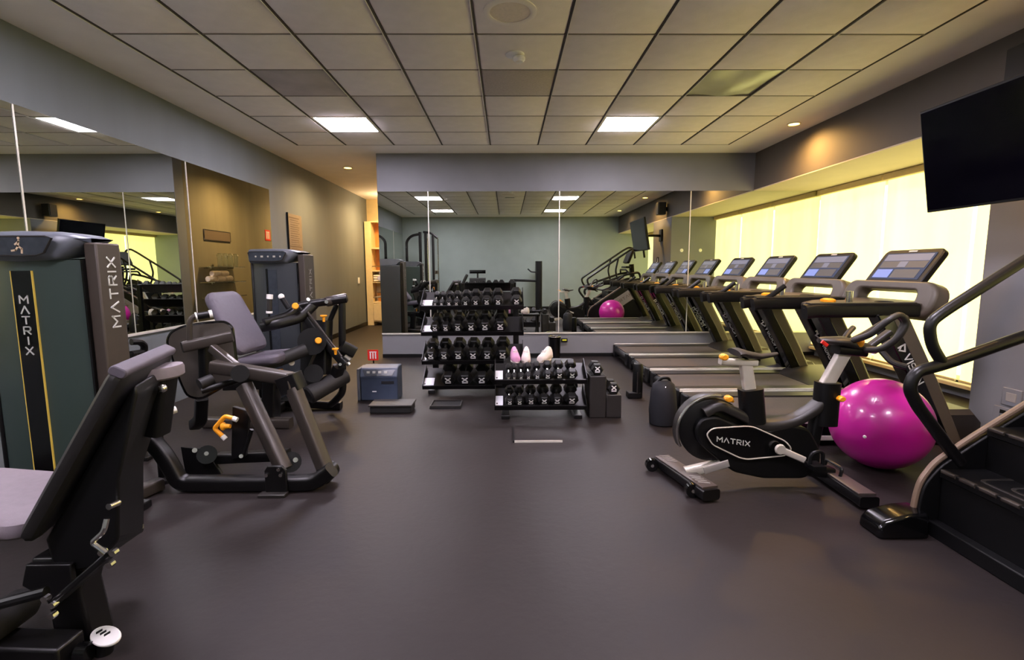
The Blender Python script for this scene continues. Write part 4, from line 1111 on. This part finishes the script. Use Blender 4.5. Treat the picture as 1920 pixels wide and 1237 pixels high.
# wheel guard and flywheel
fw = b(1322, 806)
make_obj('flywheel', MB().lathe([(0, -.02), (.17, -.02), (.185, -.012), (.185, .012), (.17, .02), (0, .02)], fw + V((.04, .02, 0)), Y1, 36), 'black_metal', t, world=True)
arc = [fw + V((.04 + .205 * math.cos(a), .02, .205 * math.sin(a))) for a in [math.radians(q) for q in range(80, 215, 9)]]
make_obj('wheel_guard', MB().sweep(arc, rrect(.07, .012, .004, 2), up=Z1), 'dark_grey_plastic', t, world=True)
make_obj('guard_trim', MB().tube([p + V((0, -.035, 0)) for p in arc], .008, 8), 'chrome', t, world=True)
# main frame: flowing beam from the guard up over the back, down and up to the head
make_obj('main_beam', MB().rtube(fillet([b(1318, 772), b(1345, 757), b(1378, 772), b(1425, 797), b(1452, 796), b(1490, 788), b(1528, 764), b(1552, 742)], .06, 5), .10, .055, r=.02), 'dark_grey_plastic', t, world=True)
hs = [b(1298, 800), b(1310, 780), b(1340, 776), b(1372, 790), b(1420, 806), b(1475, 792), b(1510, 800), b(1530, 838), b(1530, 870), b(1500, 892), b(1425, 892), b(1370, 880), b(1328, 846), b(1304, 826)]
mb = MB(); mb.prism([(p.x, p.z) for p in fillet(hs, .03, 3, True)], V((0, YM + .045, 0)), X1, Z1, .09)
make_obj('drive_housing', mb, 'black_plastic', t, world=True, bevel=.012)
gp = [at(x, y, YM - .075) for x, y in ((1300, 803), (1318, 790), (1350, 785), (1400, 797), (1400, 797))]
cs_ = [at(x, y, YM - .055) for x, y in ((1322, 812), (1334, 801), (1398, 797), (1412, 799), (1470, 825), (1482, 840), (1470, 852), (1398, 859), (1384, 856), (1334, 832))]
pc = fillet(cs_, .02, 3, True)
mb = MB(); mb.prism([(p.x, p.z) for p in pc], V((0, YM - .048, 0)), X1, Z1, .022)
make_obj('side_cover', mb, 'gloss_black', t, world=True, bevel=.006)
make_obj('cover_trim', MB().tube([V((p.x, YM - .071, p.z)) for p in pc[:9] + pc[16:]][::1], .0035, 6) if False else MB().tube([V((p.x, YM - .071, p.z)) for p in pc], .004, 6, closed=True), 'silver', t, world=True)
lo_ = at(1345, 824, YM - .074); hi_ = at(1404, 833, YM - .074)
make_obj('lettering', letters('MATRIX', V((lo_.x, YM - .072, lo_.z - .01)), (hi_ - lo_).normalized(), Z1, .026, gap=.42, w=.17), 'lettering', t, world=True)
cr0, cr1 = at(1461, 841, YM - .09), at(1508, 862, YM - .10)
make_obj('crank_arm', MB().rings([[c + V((0, y_, 0)) + V((dx * w_, 0, dz * w_)) for dx, dz in [(math.cos(a), math.sin(a)) for a in [k * math.pi / 6 for k in range(12)]]] for c, w_, y_ in ((cr0, .026, 0), (cr0, .03, -.008), (cr0, .026, -.022))]).rtube([cr0 + V((0, -.01, 0)), cr1],   .020, .036, r=.008), 'silver', t, world=True)
make_obj('pedal', MB().box(cr1 + V((.03, -.05, -.015)), (.07, .09, .025)).tube([cr1 + V((-.0, -.05, -.01)), cr1 + V((.005, -.05, .06)), cr1 + V((.07, -.05, .07)), cr1 + V((.07, -.05, -.01))], .010, 8, fil=.03), 'black_plastic', t, world=True)
cq = cr0 - (cr1 - cr0) + V((0, .2, 0))
make_obj('crank_arm', MB().rtube([cr0 + V((0, .2, 0)), cq], .016, .026, r=.006), 'silver', t, world=True)
make_obj('pedal', MB().box(cq + V((0, .05, 0)), (.07, .09, .025)), 'black_plastic', t, world=True)
# seat
make_obj('seat_sleeve', MB().rtube([b(1412, 792), b(1407, 728)], .11, .125, r=.035), 'black_plastic', t, world=True)
make_obj('seat_post', MB().rtube([b(1407, 745), b(1397, 676)], .045, .065, r=.008, up=X1), 'silver', t, world=True)
make_obj('seat_slide', MB().rtube([b(1350, 677), b(1418, 680)], .05, .035, r=.008), 'silver', t, world=True)
sd_ = [(1376, 660, .085, .035), (1386, 659, .085, .040), (1402, 664, .06, .04), (1425, 668, .03, .032), (1448, 665, .022, .025), (1457, 663, .014, .018)]
mb = MB(); rg = []
for x, y, w_, h_ in sd_:
    c = b(x, y); rg.append([c + V((0, w_ * math.cos(a), h_ * .5 * math.sin(a))) for a in [k * math.pi / 8 for k in range(16)]])
make_obj('saddle', mb.rings(rg), 'upholstery_dark', t, world=True, angle=60)
make_obj('saddle_rail', MB().tube([b(1392, 668), b(1405, 676), b(1425, 675)], .007, 6), 'black_metal', t, world=True)
for (x, y) in ((1357, 669), (1366, 747)):
    make_obj('orange_knob', MB().rings([[b(x, y, -.06) + V((q * .022 * math.cos(a), dy, q * .018 * math.sin(a))) for a in [k * math.pi / 5 for k in range(10)]] for q, dy in ((.8, .02), (1, .015), (1, -.015), (.7, -.022))]).cyl(b(x, y, -.05), b(x + 8, y + 5, 0), .008), 'orange', t, world=True)
# head and handlebars
make_obj('head_tube', MB().rtube([b(1545, 795), b(1552, 716)], .11, .12, r=.035), 'black_plastic', t, world=True)
make_obj('front_fork', MB().rtube([b(1535, 768), b(1518, 850), b(1510, 880)], .07, .06, .05, r=.015), 'black_plastic', t, world=True)
make_obj('bar_post', MB().rtube([b(1548, 722), b(1585, 656)], .045, .07, r=.008, up=X1), 'silver', t, world=True)
make_obj('orange_knob', MB().rings([[b(1576, 747, -.06) + V((q * .022 * math.cos(a), dy, q * .016 * math.sin(a))) for a in [k * math.pi / 5 for k in range(10)]] for q, dy in ((.8, .02), (1, .015), (1, -.015), (.7, -.022))]), 'orange', t, world=True)
make_obj('bar_clamp', MB().rtube([b(1566, 655), b(1618, 660)], .09, .045, r=.015), 'black_plastic', t, world=True)
mb = MB(); rg = []
for x, y, w_, h_ in ((1535, 638, .02, .014), (1545, 638, .05, .02), (1580, 640, .06, .03), (1605, 648, .05, .03), (1640, 655, .03, .025)):
    c = b(x, y); rg.append([c + V((0, w_ * math.cos(a), h_ * math.sin(a))) for a in [k * math.pi / 8 for k in range(16)]])
make_obj('bar_cover', mb.rings(rg), 'dark_grey_plastic', t, world=True, angle=60)
make_obj('red_lever', MB().rtube([b(1541, 640, -.05), b(1551, 648, -.05)], .012, .02, r=.004), 'red_sign', t, world=True)
make_obj('orange_knob', MB().lathe([(0, 0), (.022, 0), (.026, .01), (.026, .03), (.02, .04), (0, .04)], b(1609, 648, -.03), V((0, -.2, 1)), 14), 'orange', t, world=True)
for s in (-1, 1):
    dY = s * .17
    loop = [at(1600, 640, YM + s * .05), at(1628, 626, YM + dY * .9), at(1665, 603, YM + dY), at(1690, 590, YM + dY), at(1702, 603, YM + dY), at(1688, 634, YM + dY), at(1650, 658, YM + s * .10), at(1625, 655, YM + s * .04)]
    if s > 0: loop = [V((p.x - .02, YM + abs(p.y - YM), p.z)) for p in [V((q.x, q.y, q.z)) for q in loop]]
    else:
        loop = [at(1600, 638, YM - .05), at(1632, 628, YM - .12), at(1665, 600, YM - .17), at(1688, 588, YM - .17), at(1701, 604, YM - .17), at(1686, 632, YM - .17), at(1655, 655, YM - .12), at(1622, 656, YM - .04)]
    make_obj('handlebar', MB().tube(loop, .017, 12, fil=.05), 'dark_grey_plastic', t, world=True)
    make_obj('bar_horn', MB().tube([at(1650, 655, YM + s * .10), at(1672, 680, YM + s * .16), at(1700, 688, YM + s * .2)] if s < 0 else [at(1575, 645, YM + .10), at(1592, 622, YM + .16), at(1600, 614, YM + .18)], .016, 10, fil=.04), 'dark_grey_plastic', t, world=True)
make_obj('arm_rest', MB().rtube([b(1626, 652), b(1668, 622)], .05, .03, r=.012), 'dark_grey_plastic', t, world=True)
# feet
ra, rb = V((.97, 3.06, .045)), V((1.09, 2.56, .045))
fa, fb = V((1.88, 3.05, .045)), V((1.87, 2.46, .045))
make_obj('rear_foot', MB().rtube([ra, rb], .105, .06, r=.015), 'black_metal', t, world=True)
mat('foot_plate_brown', (72, 63, 58), .4, var=.06)
make_obj('rear_foot_plate', MB().rtube([ra + V((0, -.02, .034)), rb + V((0, .02, .034))], .095, .012, r=.004), 'foot_plate_brown', t, world=True)
mb = MB()
for k in range(4):
    for q in (.08, .70):
        p = ra.lerp(rb, q + k * .055) + V((0, 0, .042)); mb.bar(p - V((.03, -.008, 0)), p + V((.03, -.008, 0)), .008, .004)
make_obj('rear_foot_ribs', mb, 'oval_grey', t, world=True)
make_obj('front_foot', MB().rtube([fa, fb], .10, .06, r=.015), 'black_metal', t, world=True)
make_obj('front_foot_plate', MB().rtube([fa + V((0, -.02, .034)), fb + V((0, .02, .034))], .09, .012, r=.004), 'foot_plate_brown', t, world=True)
make_obj('foot_handle', MB().tube([fb + V((.0, .38, .035)), fb + V((.01, .38, .085)), fb + V((.01, .24, .085)), fb + V((0, .24, .035))], .009, 8, fil=.02), 'black_metal', t, world=True)
make_obj('rear_strut', MB().rtube([ra.lerp(rb, .52) + V((0, 0, .03)), at(1400, 858, YM)], .06, .05, r=.01), 'silver', t, world=True)
make_obj('rear_strut_plate', MB().rtube([at(1320, 882, YM - .1), at(1366, 868, YM - .1)], .012, .04, r=.004), 'oval_grey', t, world=True)
make_obj('front_strut', MB().rtube([at(1480, 876, YM), fa.lerp(fb, .45) + V((0, 0, .03))], .07, .06, r=.012), 'black_metal', t, world=True)
for s, p in ((1, rb + V((-.075, .08, -.005))), (1, ra + V((-.075, -.06, -.005)))):
    make_obj('transport_wheel', MB().cyl(p + V((0, -.018, 0)), p + V((0, .018, 0)), .038, n=24), 'gloss_black', t, world=True)
    make_obj('wheel_hub', MB().cyl(p + V((0, -.021, 0)), p + V((0, .021, 0)), .010, n=12), 'chrome', t, world=True)

# ------------------------------------------------------------------ stair climber
t = thing('stair_climber', 'black stair climber with rails and carpet grooved steps at the right edge', 'stair climber', (2.55, 1.83, 0))
YN, YF = 1.38, 2.24
prof = [(1.93, 0), (1.945, .18), (1.96, .24), (2.02, .325), (2.18, .44), (3.02, 1.0), (3.16, 1.03), (3.28, .92), (3.33, .4), (3.33, 0)]
pf = [(p.x, p.y) for p in fillet([V((a, c, 0)) for a, c in prof], .05, 3, True)]
for y0, lab in ((YN - .05, 0), (YF, 1)):
    s_ = make_obj('side_shroud', MB().prism(pf, V((0, y0 + .05, 0)), X1, Z1, .05), 'black_plastic', t, world=True, bevel=.006)
    yo = y0 + (.05 if lab else 0); yi = y0 + (0 if lab else .05)
    make_obj('shroud_edge', MB().tube([V((a, (y0 + .025), c)) for a, c in [(1.925, .02), (1.94, .18), (1.955, .25), (2.01, .335), (2.17, .455), (3.0, 1.01)]], .014, 10, fil=.05), 'bronze_edge', t, world=True)
    d = V((.84, 0, .56)).normalized(); n2 = V((-.56, 0, .84))
    ov = rrect(1.0, .24, .11, 6)
    if lab:
        op = make_obj('oval_panel', MB().prism(ov, V((2.78, YF + .052, .53)), d, n2, -.012), 'oval_grey', s_, world=True, bevel=.003)
        make_obj('lettering', letters('MATRIX', V((2.98, YF + .066, .64)), -d, n2, .06, gap=.5), 'poster_ink', op, world=True)
    else:
        op = make_obj('oval_panel', MB().prism(ov, V((2.78, YN - .052, .53)), d, n2, .012), 'oval_grey', s_, world=True, bevel=.003)
# steps
for k in range(4):
    x, z = 2.02 + .2 * k, .315 + .2 * k
    s_ = make_obj('step', MB().bb((x, YN, z - .04), (x + .24, YF, z)).bb((x + .01, YN, z - .3 if k == 0 else z - .21), (x + .03, YF, z - .04)), 'black_plastic', t, world=True, bevel=.004)
    if k == 0: pass
    lipm = MB()
    nb = 9
    for q in range(nb):
        ya = YN + (YF - YN) * (q + .12) / nb; yb_ = YN + (YF - YN) * (q + .88) / nb
        lipm.rtube([(x + .004, ya, z - .006), (x + .004, yb_, z - .006)], .022, .018, r=.006)
    make_obj('nosing', lipm, 'charcoal_metal', s_, world=True)
    gm = MB()
    for q in range(3):
        w_ = .30 - q * .09
        loopp = [V((x + .225 - .0 * q, (YN + YF) / 2 - w_, z + .001)), V((x + .06 + .045 * q, (YN + YF) / 2 - w_, z + .001)), V((x + .06 + .045 * q, (YN + YF) / 2 + w_, z + .001)), V((x + .225, (YN + YF) / 2 + w_, z + .001))]
        gm.rtube(loopp, .016, .004, .04, r=.0015)
    make_obj('tread_groove', gm, 'dark_grey_plastic', s_, world=True)
make_obj('front_cover', MB().bb((1.98, YN, 0.0), (2.03, YF, .07)), 'black_plastic', t, world=True, bevel=.006)
make_obj('inner_body', MB().prism([(2.06, .02), (3.2, .02), (3.2, .85), (2.9, .85)], V((0, YF - .01, 0)), X1, Z1, YF - YN - .02), 'black_plastic', t, world=True)
for y in (YN - .10, YF - .06):
    make_obj('front_foot', MB().rings([[V((x, y, 0)), V((x, y + .15, 0)), V((x, y + .14, z)), V((x, y + .01, z))] for x, z in ((1.72, .05), (1.75, .085), (1.86, .115), (1.95, .12))]), 'gloss_black', t, world=True, bevel=.012)
    make_obj('rear_foot', MB().bb((3.2, y, 0), (3.36, y + .15, .06)), 'black_plastic', t, world=True, bevel=.01)
for y in (YN - .01, YF + .01):
    make_obj('upper_rail', MB().tube([(2.0, y, .80), (1.93, y, .90), (1.91, y, 1.0), (1.98, y, 1.055), (2.36, y, 1.31), (2.95, y, 1.70), (3.10, y, 1.78), (3.22, y, 1.74), (3.26, y, 1.5)], .024, 12, fil=.08), 'black_metal', t, world=True)
    make_obj('lower_rail', MB().tube([(2.12, y, .34), (1.89, y, .62), (1.845, y, .70), (1.87, y, .775), (2.0, y, .81), (2.32, y, .925), (2.85, y, 1.11), (3.14, y, 1.16), (3.2, y, .95)], .027, 12, fil=.07), 'black_metal', t, world=True)
    make_obj('rail_post', MB().tube([(2.64, y, 1.48), (2.58, y, 1.2), (2.62, y, 1.02), (2.72, y, .82)], .022, 10, fil=.06), 'black_metal', t, world=True)
make_obj('mast', MB().rtube([(3.10, 1.81, .9), (3.06, 1.81, 1.35)], .16, .10, r=.03), 'black_plastic', t, world=True)
make_obj('console', MB().prism(rrect(.46, .34, .05), V((3.02, 1.81, 1.52)), -Y1, V((.35, 0, .93)).normalized(), .07), 'black_plastic', t, world=True, bevel=.012)
make_obj('display', MB().prism(rrect(.36, .22, .02), V((3.012, 1.81, 1.535)), -Y1, V((.35, 0, .93)).normalized(), -.004), 'display_grey', t, world=True)
make_obj('control_pod', MB().box((2.93, 1.81, 1.28), (.12, .5, .05)), 'black_plastic', t, world=True, bevel=.015)
make_obj('cross_bar', MB().tube([(2.9, YN, 1.13), (2.86, 1.5, 1.22), (2.86, 2.1, 1.22), (2.9, YF, 1.13)], .022, 10, fil=.06), 'black_metal', t, world=True)

# ------------------------------------------------------------------ machines behind the viewer, seen in the mirrors
t = thing('cable_machine', 'tall black cable machine with chrome rods in the rear corner, seen in the mirror', 'exercise machine', (-2.3, -.35, 0))
for x in (-2.46, -2.30): make_obj('upright', MB().rtube([(x, -.4, 0), (x, -.4, 2.3)], .08, .08, r=.014), 'black_metal', t, world=True)
make_obj('upright', MB().rtube([(-2.08, -.3, 0), (-2.08, -.3, 2.2)], .07, .07, r=.014), 'black_metal', t, world=True)
for x in (-2.24, -2.19, -1.95): make_obj('guide_rod', MB().cyl((x, -.32, .1), (x, -.32, 2.12), .012, n=10), 'chrome', t, world=True)
make_obj('top_arm', MB().rtube([(-2.85, -.4, 1.55), (-2.85, -.4, 2.05), (-2.70, -.4, 2.2), (-2.44, -.4, 2.25)], .07, .07, .16, r=.014), 'black_metal', t, world=True)
make_obj('top_arm', MB().rtube([(-2.36, -.38, 2.3), (-2.15, -.35, 2.28), (-1.95, -.32, 2.12)], .06, .06, .1, r=.014), 'black_metal', t, world=True)
make_obj('base', MB().rtube([(-2.9, -.4, .04), (-1.85, -.36, .04)], .09, .08, r=.014), 'black_metal', t, world=True)
make_obj('base', MB().rtube([(-2.4, -.85, .04), (-2.4, .2, .04)], .09, .08, r=.014), 'black_metal', t, world=True)
make_obj('base_post', MB().rtube([(-2.85, -.4, .05), (-2.85, -.4, 1.6)], .07, .07, r=.014), 'black_metal', t, world=True)
for k in range(10): make_obj('weight_plate', MB().bb((-2.30, -.42, .12 + k * .035), (-2.10, -.22, .15 + k * .035)), 'black_metal', t, world=True)
for x in (-2.03, -1.98): make_obj('pulley', MB().cyl((x, -.34, 1.16), (x, -.30, 1.16), .05), 'chrome', t, world=True)
make_obj('cable', MB().cyl((-1.93, -.30, .3), (-1.93, -.30, 2.1), .005, n=6), 'black_metal', t, world=True)
t = thing('incline_bench', 'black bench with steep backrest in front of the rear wall, seen in the mirror', 'exercise bench', (-1.35, -.4, 0))
make_obj('backrest', pad(MB(), V((-1.40, -.55, .45)), V((-1.10, -.55, 1.08)), V((0, .28, 0)), .07, V((-.9, 0, .43)), .05), 'upholstery_dark', t, world=True)
make_obj('seat', pad(MB(), V((-1.75, -.55, .43)), V((-1.4, -.55, .40)), V((0, .28, 0)), .07, Z1, .05), 'upholstery_dark', t, world=True)
make_obj('frame', MB().rtube([(-1.78, -.41, .05), (-1.5, -.41, .38), (-1.32, -.41, .40), (-1.15, -.41, .05)], .07, .06, .05, r=.012), 'black_metal', t, world=True)
make_obj('foot', MB().rtube([(-1.15, -.66, .035), (-1.15, -.16, .035)], .07, .07, r=.014).rtube([(-1.78, -.56, .035), (-1.78, -.26, .035)], .07, .07, r=.014), 'black_metal', t, world=True)
t = thing('preacher_bench', 'black arm curl bench with pads on a post, seen in the mirror', 'exercise bench', (-.83, -.4, 0))
make_obj('post', MB().rtube([(-.83, -.4, .03), (-.83, -.4, 1.16)], .05, .05, r=.012), 'black_metal', t, world=True)
make_obj('top_bar', MB().rtube([(-1.06, -.38, 1.17), (-.60, -.38, 1.17)], .07, .10, r=.03), 'gloss_black', t, world=True)
make_obj('arm_pad', MB().rtube([(-1.06, -.34, .90), (-.60, -.34, .90)], .14, .19, r=.03), 'upholstery_dark', t, world=True)
make_obj('seat', MB().rtube([(-1.02, -.25, .60), (-.64, -.25, .60)], .30, .07, r=.03), 'upholstery', t, world=True)
make_obj('seat_support', MB().rtube([(-.83, -.25, .03), (-.83, -.25, .57)], .05, .05, r=.012), 'black_metal', t, world=True)
make_obj('foot', MB().rtube([(-.83, -.6, .035), (-.83, .1, .035)], .09, .07, r=.014).rtube([(-1.1, -.1, .035), (-.56, -.1, .035)], .07, .07, r=.014), 'black_metal', t, world=True)
t = thing('slim_tower', 'slim black weight tower seen edge on at the rear wall, in the mirror', 'weight machine', (.95, -.75, 0))
make_obj('housing', MB().rtube([(.95, -.75, .04), (.95, -.75, 1.47)], .18, .5, r=.04, up=Y1), 'black_plastic', t, world=True)
make_obj('base', MB().bb((.82, -1.05, 0), (1.08, -.45, .05)), 'black_metal', t, world=True, bevel=.01)
make_obj('arm', MB().rtube([(.9, -.6, .90), (.2, -.6, .92)], .06, .07, r=.02), 'black_metal', t, world=True)
make_obj('leg', MB().rtube([(.22, -.6, .9), (.22, -.6, .05)], .05, .05, r=.012), 'black_metal', t, world=True)
make_obj('base_bar', MB().rtube([(.9, -.6, .035), (.1, -.6, .035)], .08, .07, r=.02), 'black_metal', t, world=True)
make_obj('handle', MB().tube([(.86, -.55, 1.15), (.72, -.55, 1.16), (.62, -.55, 1.25)], .02, 10, fil=.04), 'black_plastic', t, world=True)
